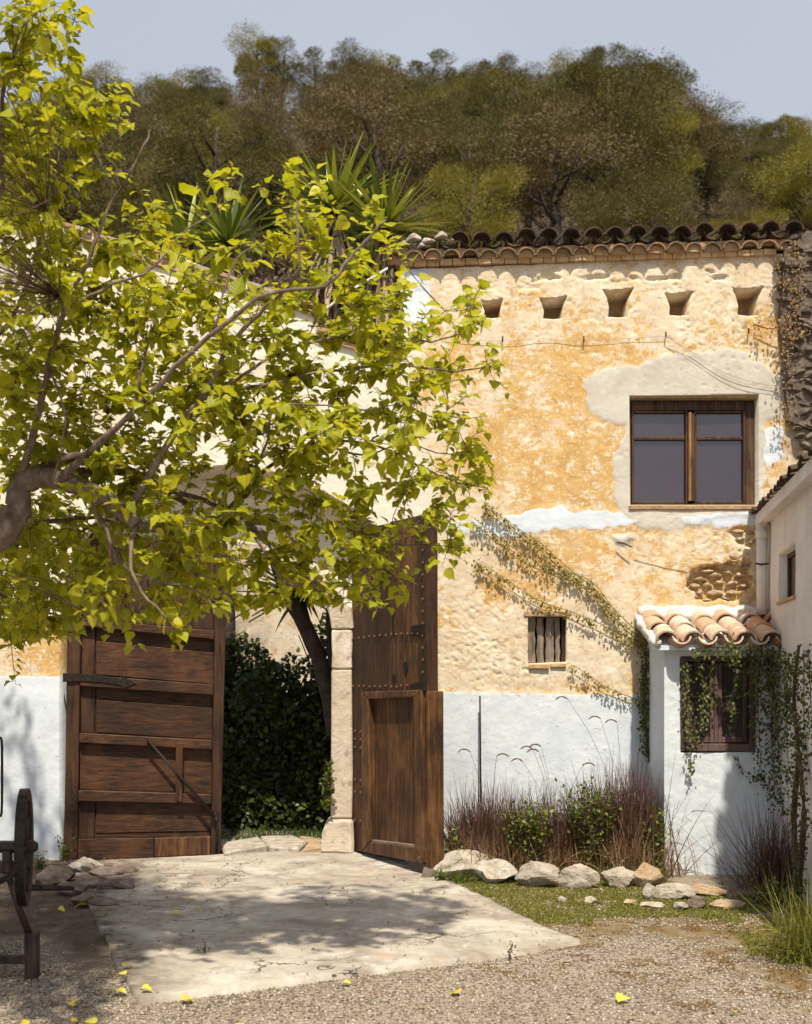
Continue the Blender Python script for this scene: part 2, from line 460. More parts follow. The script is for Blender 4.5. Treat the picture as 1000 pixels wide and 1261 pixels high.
COPING = m_tile('coping_tile', [(0.42,0.20,0.10), (0.50,0.32,0.18), (0.55,0.45,0.33)], (0.30,0.26,0.2), 0.52)
MORTAR = m_stone('tan_mortar', (0.30,0.19,0.10), (0.46,0.31,0.17), (0.60,0.46,0.30), 14)

def m_glass():
    t = NT('dim_window_glass', 0.08)
    t.color(t.ramp(t.noise(1.3, 3), [(0.3, (0.030,0.018,0.026)), (0.7, (0.042,0.026,0.037))]))
    t.b.inputs['Specular IOR Level'].default_value = 0.6
    t.b.inputs['Roughness'].default_value = 0.12
    t.b.inputs['Coat Weight'].default_value = 1.0; t.b.inputs['Coat Roughness'].default_value = 0.03
    t.b.inputs['Coat IOR'].default_value = 1.7
    return t.done()
GLASS = m_glass()
def m_plain(name, c, r=0.8):
    t = NT(name, r); t.color(t.mix(t.ramp(t.noise(12, 6), [(0.3, 0.0), (0.7, 1.0)]), tuple(x*0.7 for x in c), c)); return t.done()
CURTAIN = m_plain('old_dark_glass', (0.06,0.045,0.042), 0.25)
DARKIN = m_plain('dark_interior', (0.012,0.010,0.009))
CABLE = m_plain('grey_cable', (0.45,0.44,0.42))
RUBBERB = m_plain('black_fitting', (0.02,0.02,0.02), 0.5)

def m_leaf(name, c0, c1, c2, trans=0.45, rough=0.5, uv=False, und=None):
    t = NT(name, rough)
    r = t.attr('lr')
    c = t.ramp(r, [(0.0, c0), (0.55, c1), (1.0, c2)])
    if uv:
        u = t.n.new('ShaderNodeUVMap'); sep = t.n.new('ShaderNodeSeparateXYZ'); t.l.new(u.outputs[0], sep.inputs[0])
        au = t.math('ABSOLUTE', sep.outputs[0])
        ph = t.math('SUBTRACT', t.math('MULTIPLY', sep.outputs[1], 7.0), t.math('MULTIPLY', au, 2.2))
        saw = t.math('ABSOLUTE', t.math('SUBTRACT', t.math('FRACT', ph), 0.5))
        vein = t.math('MAXIMUM', t.ramp(saw, [(0.0, 1.0), (0.09, 0.0)]), t.ramp(au, [(0.02, 1.0), (0.07, 0.0)]))
        c = t.mix(t.math('MULTIPLY', vein, 0.16), c, tuple(min(1, x*1.5+0.05) for x in c2))
        t.bump(t.ramp(saw, [(0.0, 0.0), (0.25, 1.0)]), 0.002, 0.35)
    t.color(c)
    t.b.inputs['Specular IOR Level'].default_value = 0.4
    tr = t.n.new('ShaderNodeBsdfTranslucent'); ms = t.n.new('ShaderNodeMixShader'); ms.inputs[0].default_value = trans
    t.l.new(t.mix(1.0, c, (1.0,0.95,0.45), 'MULTIPLY'), tr.inputs[0])
    out = t.n['Material Output']
    t.l.new(t.b.outputs[0], ms.inputs[1]); t.l.new(tr.outputs[0], ms.inputs[2]); t.l.new(ms.outputs[0], out.inputs[0])
    return t.done()
MULB = m_leaf('mulberry_leaf', (0.26,0.30,0.018), (0.47,0.48,0.026), (0.60,0.56,0.05), 0.52, 0.40, uv=True)
PINEM = m_leaf('pine_needles', (0.060,0.052,0.016), (0.125,0.108,0.030), (0.22,0.185,0.048), 0.25, 0.7)
PINEG = m_leaf('bright_pine_needles', (0.13,0.115,0.020), (0.25,0.22,0.036), (0.40,0.34,0.06), 0.3, 0.7)
PINEB = m_leaf('dry_scrub', (0.10,0.062,0.044), (0.20,0.13,0.095), (0.32,0.23,0.17), 0.1, 0.8)
PINEN = m_leaf('brownish_pine_needles', (0.10,0.072,0.030), (0.16,0.118,0.048), (0.22,0.165,0.07), 0.2, 0.7)
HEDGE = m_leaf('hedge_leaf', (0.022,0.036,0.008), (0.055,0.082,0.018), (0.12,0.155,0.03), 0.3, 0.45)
WEED = m_leaf('weed_leaf', (0.06,0.09,0.018), (0.13,0.17,0.03), (0.26,0.28,0.05), 0.35, 0.5)
IVY = m_leaf('ivy_leaf', (0.03,0.045,0.010), (0.085,0.10,0.022), (0.20,0.20,0.045), 0.3, 0.5)
VINEY = m_leaf('yellowing_vine_leaf', (0.13,0.13,0.03), (0.26,0.22,0.05), (0.40,0.28,0.07), 0.3, 0.6)
PURP = m_leaf('purple_grass', (0.042,0.018,0.015), (0.12,0.058,0.042), (0.25,0.15,0.10), 0.2, 0.5)
DRYG = m_leaf('straw_grass', (0.20,0.11,0.06), (0.38,0.24,0.14), (0.52,0.38,0.24), 0.3, 0.6)
GRASS = m_leaf('lawn_grass', (0.09,0.10,0.018), (0.20,0.20,0.035), (0.34,0.30,0.06), 0.3, 0.6)
RUSTG = m_leaf('rusty_groundcover', (0.13,0.06,0.022), (0.24,0.13,0.045), (0.33,0.23,0.08), 0.2, 0.7)
YUCCA = m_leaf('yucca_leaf', (0.06,0.09,0.014), (0.16,0.20,0.032), (0.36,0.38,0.07), 0.2, 0.32)
YUCD = m_leaf('dead_yucca_leaf', (0.10,0.06,0.035), (0.24,0.16,0.10), (0.42,0.32,0.21), 0.15, 0.7)
FALL = m_leaf('fallen_yellow_leaf', (0.60,0.46,0.03), (0.66,0.55,0.05), (0.70,0.62,0.08), 0.2, 0.5, uv=True)

def m_bark(name, a, b, c3):
    t = NT(name, 0.85); n = t.noise(16, 8, 0.7, t.mapped((1,1,0.6)))
    c = t.ramp(n, [(0.3, a), (0.5, b), (0.75, c3)]); t.color(c); t.bump(n, 0.02, 0.9); t.bump(t.noise(60, 4), 0.005, 0.7)
    return t.done()
BARK = m_bark('mulberry_bark', (0.07,0.045,0.034), (0.17,0.125,0.10), (0.34,0.28,0.23))
PBARK = m_bark('pine_bark', (0.03,0.022,0.018), (0.07,0.05,0.042), (0.13,0.10,0.085))
TWIG = m_bark('brown_twig', (0.04,0.022,0.014), (0.10,0.055,0.035), (0.18,0.11,0.075))

def m_gravel():
    t = NT('beige_gravel', 0.95); t.b.inputs['Specular IOR Level'].default_value = 0.15
    v = t.vor(70, 'F1'); vc = t.vor(70, 'F1', out=1)
    big = t.noise(1.3, 6, 0.65)
    c = t.mix(t.ramp(big, [(0.3, 0.0), (0.7, 1.0)]), (0.18,0.138,0.10), (0.30,0.245,0.185))
    sep = t.n.new('ShaderNodeSeparateColor'); t.l.new(vc, sep.inputs[0])
    c = t.mix(t.math('MULTIPLY', sep.outputs[0], 0.6), c, (0.50,0.44,0.37))
    c = t.mix(t.ramp(v, [(0.45, 0.0), (0.9, 0.6)]), c, (0.13,0.10,0.075))
    # weedy brown film where the ground cover grows
    c = t.mix(t.math('MULTIPLY', t.attr('moss'), t.ramp(t.noise(5, 8, 0.7), [(0.35, 0.2), (0.6, 1.0)])), c, (0.17,0.12,0.045))
    c = t.mix(t.math('MULTIPLY', t.attr('soil'), 0.95), c, t.ramp(t.noise(7, 8, 0.7), [(0.3, (0.045,0.030,0.022)), (0.7, (0.13,0.092,0.068))]))  # dark soil, its colour deepened to hold the tree's shade too
    t.color(c); t.bump(t.math('MULTIPLY', v, -1.0), 0.008, 0.9); t.bump(t.noise(9, 6), 0.03, 0.6)
    return t.done()
GRAVEL = m_gravel()
def m_pebble():
    t = NT('pebbles', 0.85); t.color(t.ramp(t.attr('lr'), [(0, (0.12,0.088,0.062)), (0.5, (0.27,0.22,0.165)), (1, (0.56,0.50,0.42))])); return t.done()
PEBBLE = m_pebble()
def m_concrete():
    t = NT('worn_concrete', 0.9); t.b.inputs['Specular IOR Level'].default_value = 0.2
    n = t.noise(1.6, 9, 0.68, None, 0.6)
    c = t.ramp(n, [(0.30, (0.22,0.18,0.14)), (0.46, (0.38,0.335,0.28)), (0.66, (0.56,0.52,0.455))])
    n2 = t.noise(8, 8, 0.72, None, 0.8)
    c = t.mix(t.ramp(n2, [(0.5, 0.0), (0.66, 0.65)]), c, (0.24,0.20,0.16))
    rust = t.ramp(t.noise(2.4, 3, 0.5), [(0.66, 0.0), (0.74, 0.5)])
    c = t.mix(rust, c, (0.46,0.27,0.12))
    pal = t.ramp(t.noise(5, 7, 0.6, None, 1.0), [(0.58, 0.0), (0.66, 0.6)])
    c = t.mix(pal, c, (0.60,0.57,0.51))
    wv = t.noise(3, 5, 0.6)
    vec = t.n.new('ShaderNodeVectorMath'); vec.operation = 'ADD'
    cv = t.n.new('ShaderNodeCombineXYZ'); t.l.new(wv, cv.inputs[0]); t.l.new(wv, cv.inputs[1])
    t.l.new(t.pos, vec.inputs[0]); t.l.new(cv.outputs[0], vec.inputs[1])
    cr = t.ramp(t.vor(1.15, 'DISTANCE_TO_EDGE', vec.outputs[0]), [(0.0, 1.0), (0.012, 0.0)])
    crm = t.math('MULTIPLY', cr, t.ramp(t.noise(1.1, 3), [(0.5, 0.0), (0.62, 1.0)]))
    c = t.mix(t.math('MULTIPLY', crm, 0.8), c, (0.09,0.07,0.055))
    c = t.mix(t.math('MULTIPLY', t.attr('soil'), t.ramp(t.noise(6, 8, 0.7), [(0.3, 0.2), (0.6, 1.0)])), c, (0.10,0.072,0.056))
    t.color(c); t.bump(n2, 0.018, 0.8); t.bump(t.noise(50, 6, 0.7), 0.004, 0.8); t.bump(t.math('MULTIPLY', crm, -1.0), 0.02, 1)
    return t.done()
CONC = m_concrete()
def m_hill():
    t = NT('hillside_soil', 0.95)
    n = t.noise(0.35, 9, 0.7); c = t.ramp(n, [(0.3, (0.045,0.034,0.022)), (0.55, (0.095,0.070,0.050)), (0.8, (0.20,0.165,0.14))])
    t.color(c); t.bump(t.noise(1.2, 8, 0.7), 0.8, 0.8); return t.done()
HILLM = m_hill()

# ------------------------------------------------------------------ ground, hill
def ground_z(x, y): return 0.02*(fbm(np.asarray(x)*0.9+50, np.asarray(y)*0.9, 3, 4)-0.5)
MOSSP = [tuple(G(*p)[:2]) for p in [(560,1092),(660,1105),(760,1100),(905,1100),(1010,1120),(1010,1240),(930,1200),(860,1165),(780,1140),(730,1165),(690,1150),(600,1110)]]
SOILSHADEP = [tuple(G(*p)[:2]) for p in [(-150,1062),(75,1058),(150,1066),(165,1090),(120,1120),(150,1180),(110,1190),(60,1150),(-160,1170)]]
XX = np.concatenate([np.linspace(-400,-6,14)[:-1], np.arange(-6,5.01,0.04), np.linspace(5,400,14)[1:]])
YY = np.concatenate([np.linspace(-60,4.2,6)[:-1], np.arange(4.2,12.6,0.04), np.linspace(12.6,22,8)[1:], np.linspace(22,400,10)[1:]])
gx, gy = np.meshgrid(XX, YY)
s1 = sdf(gx, gy, MOSSP)[0]; s2 = sdf(gx, gy, SOILSHADEP)[0]
nse = fbm(gx*4, gy*4, 9, 5)-0.5
moss = np.clip(0.55-s1/0.35+nse*1.8, 0, 1); soil = np.clip(0.6-s2/0.25+nse*1.2, 0, 1)
gz = np.where((abs(gx) < 7) & (gy < 14) & (gy > 4), ground_z(gx, gy)-0.004, -0.02)
gz += np.clip(soil, 0, 1)*0.03*fbm(gx*7, gy*7, 12, 3)
gz[gy > 18] = -0.3
n1, n2 = gx.shape; ii = np.arange(n1*n2).reshape(n1, n2)
GF = np.stack([ii[:-1,:-1].ravel(), ii[:-1,1:].ravel(), ii[1:,1:].ravel(), ii[1:,:-1].ravel()], 1)
tag(obj('ground', np.stack([gx, gy, gz], -1).reshape(-1,3), GF, GRAVEL, smooth=True, attrs={'moss': moss.ravel(), 'soil': soil.ravel()}), kind='structure')

def ridge(x):
    px = 500+FOC*np.asarray(x)/125.0
    yr = np.interp(px, [-800,0,60,280,420,640,700,830,880,1000,1800], [225,186,176,176,158,168,174,192,262,268,310])
    return (HOR-yr)/FOC*125+1.6
def hill_z(x, y):
    Yr = 125.0
    t = np.clip((y-20)/(Yr-20), -0.02, 1)
    z = ridge(x)*t + (fbm(x*0.05+9, y*0.05, 31, 4)-0.5)*7*np.clip(t*3,0,1)*np.clip((1.05-t)*4,0.25,1)
    return z - np.clip(y-Yr, 0, None)*0.25
hx, hy = np.meshgrid(np.linspace(-230,230,150), np.linspace(18,260,110))
hz = hill_z(hx, hy); ii = np.arange(hx.size).reshape(hx.shape)
HF = np.stack([ii[:-1,:-1].ravel(), ii[:-1,1:].ravel(), ii[1:,1:].ravel(), ii[1:,:-1].ravel()], 1)
tag(obj('hillside', np.stack([hx,hy,hz], -1).reshape(-1,3), HF, HILLM, smooth=True), kind='structure')

# concrete apron in front of the gate
AP = [tuple(G(*p)[:2]) for p in [(168,1237),(140,1185),(112,1120),(88,1085),(86,1064),(180,1061),(272,1056),(340,1052),(433,1049),(480,1062),(520,1078),(560,1093),(610,1116),(660,1141),(716,1163),(660,1172),(600,1182),(500,1195),(400,1208),(280,1224)]]
def rough_poly(pts, amp, step, seed=0, closed=True):
    out = []; r = random.Random(seed); n = len(pts)
    for i in range(n if closed else n-1):
        a = np.array(pts[i]); b = np.array(pts[(i+1) % n]); L = np.linalg.norm(b-a); k = max(1, int(L/step))
        nn = np.array([-(b-a)[1], (b-a)[0]])/max(L, 1e-6)
        for j in range(k):
            out.append(tuple(a+(b-a)*j/k + nn*amp*r.uniform(-1, 1)*(1 if j else 0.4)))
    return out
APr = rough_poly(AP, 0.012, 0.10, 4)
xs = [p[0] for p in APr]; ys = [p[1] for p in APr]
SOILA = [tuple(G(*p)[:2]) for p in [(60,1050),(150,1058),(200,1075),(150,1100),(160,1150),(190,1215),(160,1250),(60,1180)]]
V, F, at = sheet(min(xs)-0.02, max(xs)+0.02, min(ys)-0.02, max(ys)+0.02, 0.025, APr, [],
    lambda u, v, d: np.stack([u, v, d], -1),
    lambda u, v: 0.028+0.020*(fbm(u*1.3, v*1.3, 5, 5)-0.5)+0.010*(fbm(u*9, v*9, 6, 4)-0.5),
    {'soil': lambda u, v: np.clip(0.5-sdf(u, v, SOILA)[0]/0.25, 0, 1)}, skirt=-0.05)
tag(obj('concrete_pavement', V, F, CONC, smooth=True, attrs=at), kind='structure')

# path beyond the gate
box_p = G(300,1045)
V, F, at = sheet(-3.2, 0.2, 10.45, 12.6, 0.06, None, [], lambda u, v, d: np.stack([u, v, d], -1),
                 lambda u, v: 0.025+0.03*(fbm(u*3, v*3, 8, 4)-0.5), {'soil': lambda u, v: 0.0*u+0.15})
tag(obj('gate_path', V, F, CONC, smooth=True, attrs=at), kind='structure')

# ------------------------------------------------------------------ the facade
S = 1/144.0; FD = 10.0
def fw(u, v, d): return np.stack([(u-500)*S, FD+d, EYE+(HOR-v)*S], -1)
def FX(px): return (px-500)*S
def FZ(py): return EYE+(HOR-py)*S
WIN = [(775,488),(934,486),(934,622),(776,622)]
SMW = [(650,760),(672,758),(698,759),(698,815),(650,817)]
ARCH = [(74,1066),(74,760),(80,712),(98,668),(128,628),(170,598),(220,580),(285,572),(345,583),(400,606),(445,632),(478,664),(496,700),(500,760),(500,1066)]
HOLES = []      # pigeon holes: outline, depth
for cx, cy, w0, w1, h, dep in [(606,380,24,20,22,.34),(681,379,32,24,26,.34),(761,373,36,24,34,.34),(836,374,32,24,28,.34),(921,371,36,26,34,.34)]:
    HOLES.append(([(cx-w0/2-2,cy-h/2),(cx-w0/4,cy-h/2+2),(cx+w0/4,cy-h/2),(cx+w0/2+2,cy-h/2-2),(cx+w1/2+1,cy-h/6),(cx+w1/2-1,cy+h/3),(cx+w1/2,cy+h/2),(cx,cy+h/2+1),(cx-w1/2,cy+h/2),(cx-w1/2+1,cy+h/6),(cx-w1/2-2,cy-h/5)], dep))
CEM = [(720,470),(735,458),(765,452),(800,447),(830,436),(870,432),(905,430),(930,445),(960,462),(980,470),(982,490),(965,512),(945,516),(942,560),(940,610),(938,640),(900,634),(868,642),(820,655),(795,652),(778,640),(762,625),(757,600),(754,570),(764,545),(770,522),(742,520),(722,500)]
WST = [(545,644),(600,640),(640,634),(665,626),(692,621),(700,630),(740,629),(768,632),(786,641),(770,649),(720,650),(668,652),(640,660),(600,661),(550,652)]
WST2 = [(838,638),(870,635),(935,633),(933,645),(890,650),(868,645),(842,644)]
WST3 = [(940,530),(962,525),(966,560),(945,575)]
LIMEP = [(-150,200),(493,200),(530,330),(530,405),(505,470),(525,560),(545,600),(520,640),(505,700),(500,770),(-150,770)]
GREYB = [(752,658),(778,654),(784,664),(770,674),(756,670)]
PATCH = [(850,705),(872,697),(900,688),(928,692),(930,722),(912,740),(880,742),(858,736),(846,722)]
LUMP = [(492,330),(530,330),(528,402),(494,405)]
CAVITY = [(893,655),(905,648),(932,648),(932,680),(918,678),(905,670)]
def msk(poly, w=14):
    return lambda u, v: np.clip(0.5-sdf(u, v, poly)[0]/w, 0, 1)
def a_white(u, v):
    bandr = np.clip(0.5+(v-(852+(u-545)*0.02))/8, 0, 1)*(u > 300); bandl = np.clip(0.5+(v-833)/10, 0, 1)*(u < 300)
    r = np.maximum(bandr, bandl)
    for p, w in ((WST,10),(WST2,8),(WST3,10),(LUMP,12)): r = np.maximum(r, msk(p, w)(u, v))
    return r
def a_cem(u, v): return np.maximum(msk(CEM, 16)(u, v), msk(GREYB, 6)(u, v))
def a_lime(u, v):
    r = np.clip(0.5-sdf(u, v, LIMEP)[0]/60, 0, 1)
    a2 = np.clip(0.5-sdf(u, v, [(640,745),(770,745),(780,850),(640,850)])[0]/40, 0, 1)*0.5
    return np.maximum(r, a2)
def a_och(u, v):
    o = 0.46+1.3*(fbm(u/55, v/45, 41, 5)-0.5)
    for cx, cy, rx, ry, a in ((690,560,110,75,.32),(600,480,90,60,.12),(900,590,40,70,.15),(690,685,110,32,.34),(600,735,80,30,.22),(760,720,60,45,.16),
                              (720,430,200,25,.12),(600,800,90,45,-.42),(700,790,60,50,-.2),(740,345,260,28,-.35),(960,420,40,90,.1),(60,790,60,40,.4),(680,500,70,30,-.15)):
        o = o+a*np.exp(-((u-cx)/rx)**2-((v-cy)/ry)**2)
    return o
def a_rough(u, v):
    r = 0.18+0*u
    for cx, cy, rx, ry, a in ((740,360,280,40,.20),(600,800,100,55,.45),(900,400,70,50,.5),(890,700,60,50,.6),(700,960,200,80,.35)):
        r = r+a*np.exp(-((u-cx)/rx)**2-((v-cy)/ry)**2)
    return np.clip(r, 0, 1.3)
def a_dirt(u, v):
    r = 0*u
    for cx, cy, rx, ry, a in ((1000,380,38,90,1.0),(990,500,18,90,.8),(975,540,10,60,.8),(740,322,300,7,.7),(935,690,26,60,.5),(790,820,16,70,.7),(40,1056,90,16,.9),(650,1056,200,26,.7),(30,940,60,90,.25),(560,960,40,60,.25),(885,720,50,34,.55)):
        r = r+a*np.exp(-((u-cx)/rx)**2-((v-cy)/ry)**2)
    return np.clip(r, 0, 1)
def f_disp(u, v):
    d = 0.024*(fbm(u/80, v/80, 1, 5)-0.5)
    rg = a_rough(u, v)*(1-a_cem(u, v))
    d1, d2 = voro(u/13+3.5*fbm(u/24, v/24, 2, 4), v/10+3.5*fbm(u/24, v/24, 3, 4), 11)
    rg = rg*(1-.75*a_white(u, v))*np.clip(fbm(u/35, v/30, 19, 3)*2.4-.5, 0, 1.1)
    d = d+rg*(0.013*(0.5-np.clip((d2-d1)*2, 0, 1)))+rg*0.014*(fbm(u/8, v/6, 4, 4)-0.5)
    # layers of thick wash end in small steps
    w = a_white(u, v)
    d = d-0.006*np.clip(w*1.5, 0, 1)
    c = np.clip(0.5-sdf(u, v, CEM)[0]/5, 0, 1); d = d-0.008*c
    p = np.clip((-sdf(u, v, PATCH)[0]+16*(fbm(u/11,v/9,8,3)-0.55))/4, 0, 1); d = d+0.075*p
    p = np.clip(-sdf(u, v, CAVITY)[0]/6, 0, 1); d = d+0.03*p
    dg, _, _ = sdf(u, v, GREYB); d = d-0.02*np.clip(-dg/5, 0, 1)
    # flaked scabs along the eaves
    sc = fbm(u/26+3, v/9, 21, 4); k = np.exp(-((v-338)/14)**2); d = d+0.03*k*np.clip((sc-0.58)*9, 0, 1)
    # pits
    pt = fbm(u/7, v/5, 25, 3); d = d+0.02*np.clip((pt-0.70)*10, 0, 1)*np.clip(a_rough(u,v), .2, 1)*(1-.9*w)
    return d
for _p, _a in ((CEM,4), (WST,3), (WST2,2.5), (WST3,3.5), (GREYB,2.5), (LUMP,4)):
    _p[:] = rough_poly(_p, _a, 7, len(_p))
AT = {'white': a_white, 'cement': a_cem, 'lime': a_lime, 'ochre': a_och, 'rough': a_rough, 'dirt': a_dirt}
gw_out = [(-160,208),(0,250),(225,318),(389,384),(389,412),(493,438),(493,1066),(-160,1066)]
fh_out = [(493,332),(1075,308),(1075,1066),(493,1066)]

farm = root('farmhouse', 'weathered ochre plaster farmhouse with a row of small square holes under its tiled eaves', 'house', (FX(740), FD, 0))
V, F, at = sheet(492, 1076, 306, 1068, 1.7, fh_out, [(WIN,.24),(SMW,.16),(ARCH,.36)]+HOLES, fw, f_disp, AT, skirt=0.5)
obj('wall', V, F, FACADE, farm, attrs=at, smooth=True)
for poly, dep in HOLES:     # back of each putlog hole, rough stone and dark inside
    cx = sum(p[0] for p in poly)/len(poly); cy = sum(p[1] for p in poly)/len(poly)
    bm = bmesh.new()
    prism_bm([fw(np.array(a), np.array(b), dep-0.01) for a, b in [(cx-22,cy-22),(cx+22,cy-22),(cx+22,cy+22),(cx-22,cy+22)]],
             [fw(np.array(a), np.array(b), dep+0.05) for a, b in [(cx-22,cy-22),(cx+22,cy-22),(cx+22,cy+22),(cx-22,cy+22)]], bm)
    bmobj('hole_backing', bm, RUBBLE, farm)
# rest of the volume
box('side_wall', FX(493)+0.005, FX(493)+0.5, FD+0.5, 17.0, 0, FZ(345), FACADE, farm, 0)
box('side_wall', FX(1075)-0.5, FX(1075)-0.005, FD+0.5, 17.0, 0, FZ(330), FACADE, farm, 0)
box('rear_wall', FX(493)+0.5, FX(1075)-0.5, 16.5, 17.0, 0, FZ(335), FACADE, farm, 0)
box('room_back', FX(560), FX(1060), 11.6, 11.7, 0.1, FZ(340), DARKIN, farm, 0)

gate_wall = root('gateway_wall', 'tall pale plaster wall with the arched gateway, whitewashed along its foot', 'wall', (FX(280), FD, 0))
V, F, at = sheet(-161, 494, 207, 1068, 1.7, gw_out, [(ARCH,.36)], fw, f_disp, AT, skirt=0.36)
obj('wall', V, F, FACADE, gate_wall, attrs=at, smooth=True)
# thin flat coping tiles along the sloping wall head
def coping_run(a, b, n):
    for i in range(n):
        t0, t1 = i/n, (i+1)/n-0.004
        xa, ya = a[0]+(b[0]-a[0])*t0, a[1]+(b[1]-a[1])*t0; xb, yb = a[0]+(b[0]-a[0])*t1, a[1]+(b[1]-a[1])*t1
        j = rnd.uniform(-.012,.012); k = rnd.uniform(-.3,.8); th = 5.0
        fr = [(FX(xa), FD-0.055+j, FZ(ya+k)), (FX(xb), FD-0.055+j, FZ(yb+k-.6)), (FX(xb), FD-0.055+j, FZ(yb+k-.6-th)), (FX(xa), FD-0.055+j, FZ(ya+k-th))]
        bk = [(x, FD+0.42, z+0.05) for x, y, z in fr]
        bmobj('coping_tile', bevel(prism_bm(fr, bk), 0.004), COPING, gate_wall)
coping_run((-158,204), (389,380), 26); coping_run((391,409), (491,434), 6)
# mortar bed below the coping
for a, b in (((-158,209),(389,385)), ((391,414),(491,439))):
    fr = [(FX(a[0]), FD-0.03, FZ(a[1]+5)), (FX(b[0]), FD-0.03, FZ(b[1]+5)), (FX(b[0]), FD-0.03, FZ(b[1]-.5)), (FX(a[0]), FD-0.03, FZ(a[1]-.5))]
    bmobj('coping_bed', prism_bm(fr, [(x, FD+0.38, z) for x, y, z in fr]), MORTAR, gate_wall)

# inner frame of the gateway, set back behind the splayed recess
ID = 10.36
def iw(u, v, d): return np.stack([(u-500)/FOC*ID, ID+d, EYE+(HOR-v)/FOC*ID], -1)
INN = [(92,1066),(94,765),(104,728),(130,704),(180,688),(255,680),(320,688),(362,703),(390,727),(402,748),(409,765),(409,1066)]
V, F, at = sheet(40, 520, 540, 1066, 2.2, None, [(INN,.30)], iw, lambda u, v: 0.02*(fbm(u/30, v/30, 51, 4)-.5),
    {'white': lambda u, v: 0*u, 'cement': lambda u, v: 0*u, 'lime': lambda u, v: 0*u+1, 'ochre': lambda u, v: 0*u, 'rough': lambda u, v: 0*u+.4, 'dirt': lambda u, v: np.clip((v-1000)/60,0,1)})
obj('inner_gate_wall', V, F, FACADE, gate_wall, attrs=at, smooth=True)
inn = Plane((-3, ID), (0, ID))
def stone_slab(name, pts, d0, d1, m, parent, bw=0.012, lab=None):
    bm = inn.slab(pts, d0, d1, bw)
    bmesh.ops.subdivide_edges(bm, edges=[e for e in bm.edges if e.calc_length() > 0.1], cuts=2, use_grid_fill=True)
    for v in bm.verts: v.co += Vector((rnd.uniform(-1,1), rnd.uniform(-1,1), rnd.uniform(-1,1)))*0.004
    return bmobj(name, bm, m, parent, smooth=False, label=lab)
for pts in ([(408,1007),(434,1007),(434,825),(409,825)], [(409,823.5),(434,823.5),(434,776),(409,776)], [(408,774.5),(436,774.5),(434,748),(418,738),(398,731),(403,748),(407,762)]):
    stone_slab('jamb_stone', pts, -0.28, 0.035, JAMBST, gate_wall)
stone_slab('jamb_base_stone', [(396,1048),(436,1050),(436,1008.5),(404,1008.5),(398,1020)], -0.25, 0.11, JAMBST, gate_wall, 0.02)
# voussoirs round the rest of the inner arch
ring = INN[1:-1]
for i in range(len(ring)-2):
    (x0,y0),(x1,y1) = ring[i], ring[i+1]
    cx, cy = 250, 800
    def out(x, y, k=20):
        dx, dy = x-cx, y-cy; L = math.hypot(dx, dy); return (x+dx/L*k, y+dy/L*k)
    stone_slab('arch_stone', [(x0+.4,y0),(x1-.4,y1),out(x1-.4,y1),out(x0+.4,y0)], -0.28, 0.02, JAMBST, gate_wall)
stone_slab('jamb_stone', [(70,1062),(91,1062),(93,900),(72,900)], -0.28, 0.02, JAMBST, gate_wall)
stone_slab('jamb_stone', [(72,898),(93,898),(94,768),(74,768)], -0.28, 0.02, JAMBST, gate_wall)

# ------------------------------------------------------------------ upper window
w = root('casement_window', 'large brown timber window with dark glass, upper storey beside the cement patch', 'window', (FX(855), FD+.15, FZ(622)))
def fbox(name, x0, x1, y0, y1, d0, d1, m, par, bw=0.005, **k):
    return box(name, FX(x0), FX(x1), FD+d0, FD+d1, FZ(y1), FZ(y0), m, par, bw, **k)
# plaster lintel shelf
fbox('window_lintel', 773, 936, 482, 489.5, .012, .23, MORTAR, farm, 0.004)
fbox('frame', 776.5, 780, 490, 621, .10, .19, WOOD_D, w); fbox('frame', 922, 933.5, 490, 621, .10, .19, WOOD_D, w)
fbox('frame', 780.3, 921.7, 490, 502, .10, .19, WOOD_D, w); fbox('frame', 780.3, 921.7, 618.5, 621.5, .08, .19, WOOD_D, w)
for x0, x1 in ((780.5,850),(858.5,921.5)):
    m = WOOD_D; y0, y1 = 502.5, 618
    fbox('casement_stile', x0, x0+2.6, y0, y1, .085, .15, m, w); fbox('casement_stile', x1-2.6, x1, y0, y1, .085, .15, m, w)
    a, b = x0+2.9, x1-2.9
    fbox('casement_rail', a, b, y0, y0+3, .09, .15, m, w); fbox('casement_rail', a, b, y1-2.5, y1, .09, .15, m, w); fbox('glazing_bar', a, b, 534.5, 539, .095, .145, m, w)
    fbox('pane', a-.5, b+.5, y0+2, 536, .125, .132, GLASS, w, 0); fbox('pane', a-.5, b+.5, 538, y1-2, .125, .132, GLASS, w, 0)
WOOD_O = m_wood('honey_window_wood', (0.10,0.05,0.02), (0.28,0.15,0.05), (0.42,0.24,0.09), 'z')
fbox('centre_post', 850.4, 854, 505.5, 615.5, .06, .16, WOOD_O, w, 0.006); fbox('centre_post', 854.4, 858.1, 505.5, 615.5, .075, .16, WOOD_D, w, 0.006)
fbox('sill', 774, 937, 622.5, 628, -.025, .22, MORTAR, farm, 0.006)

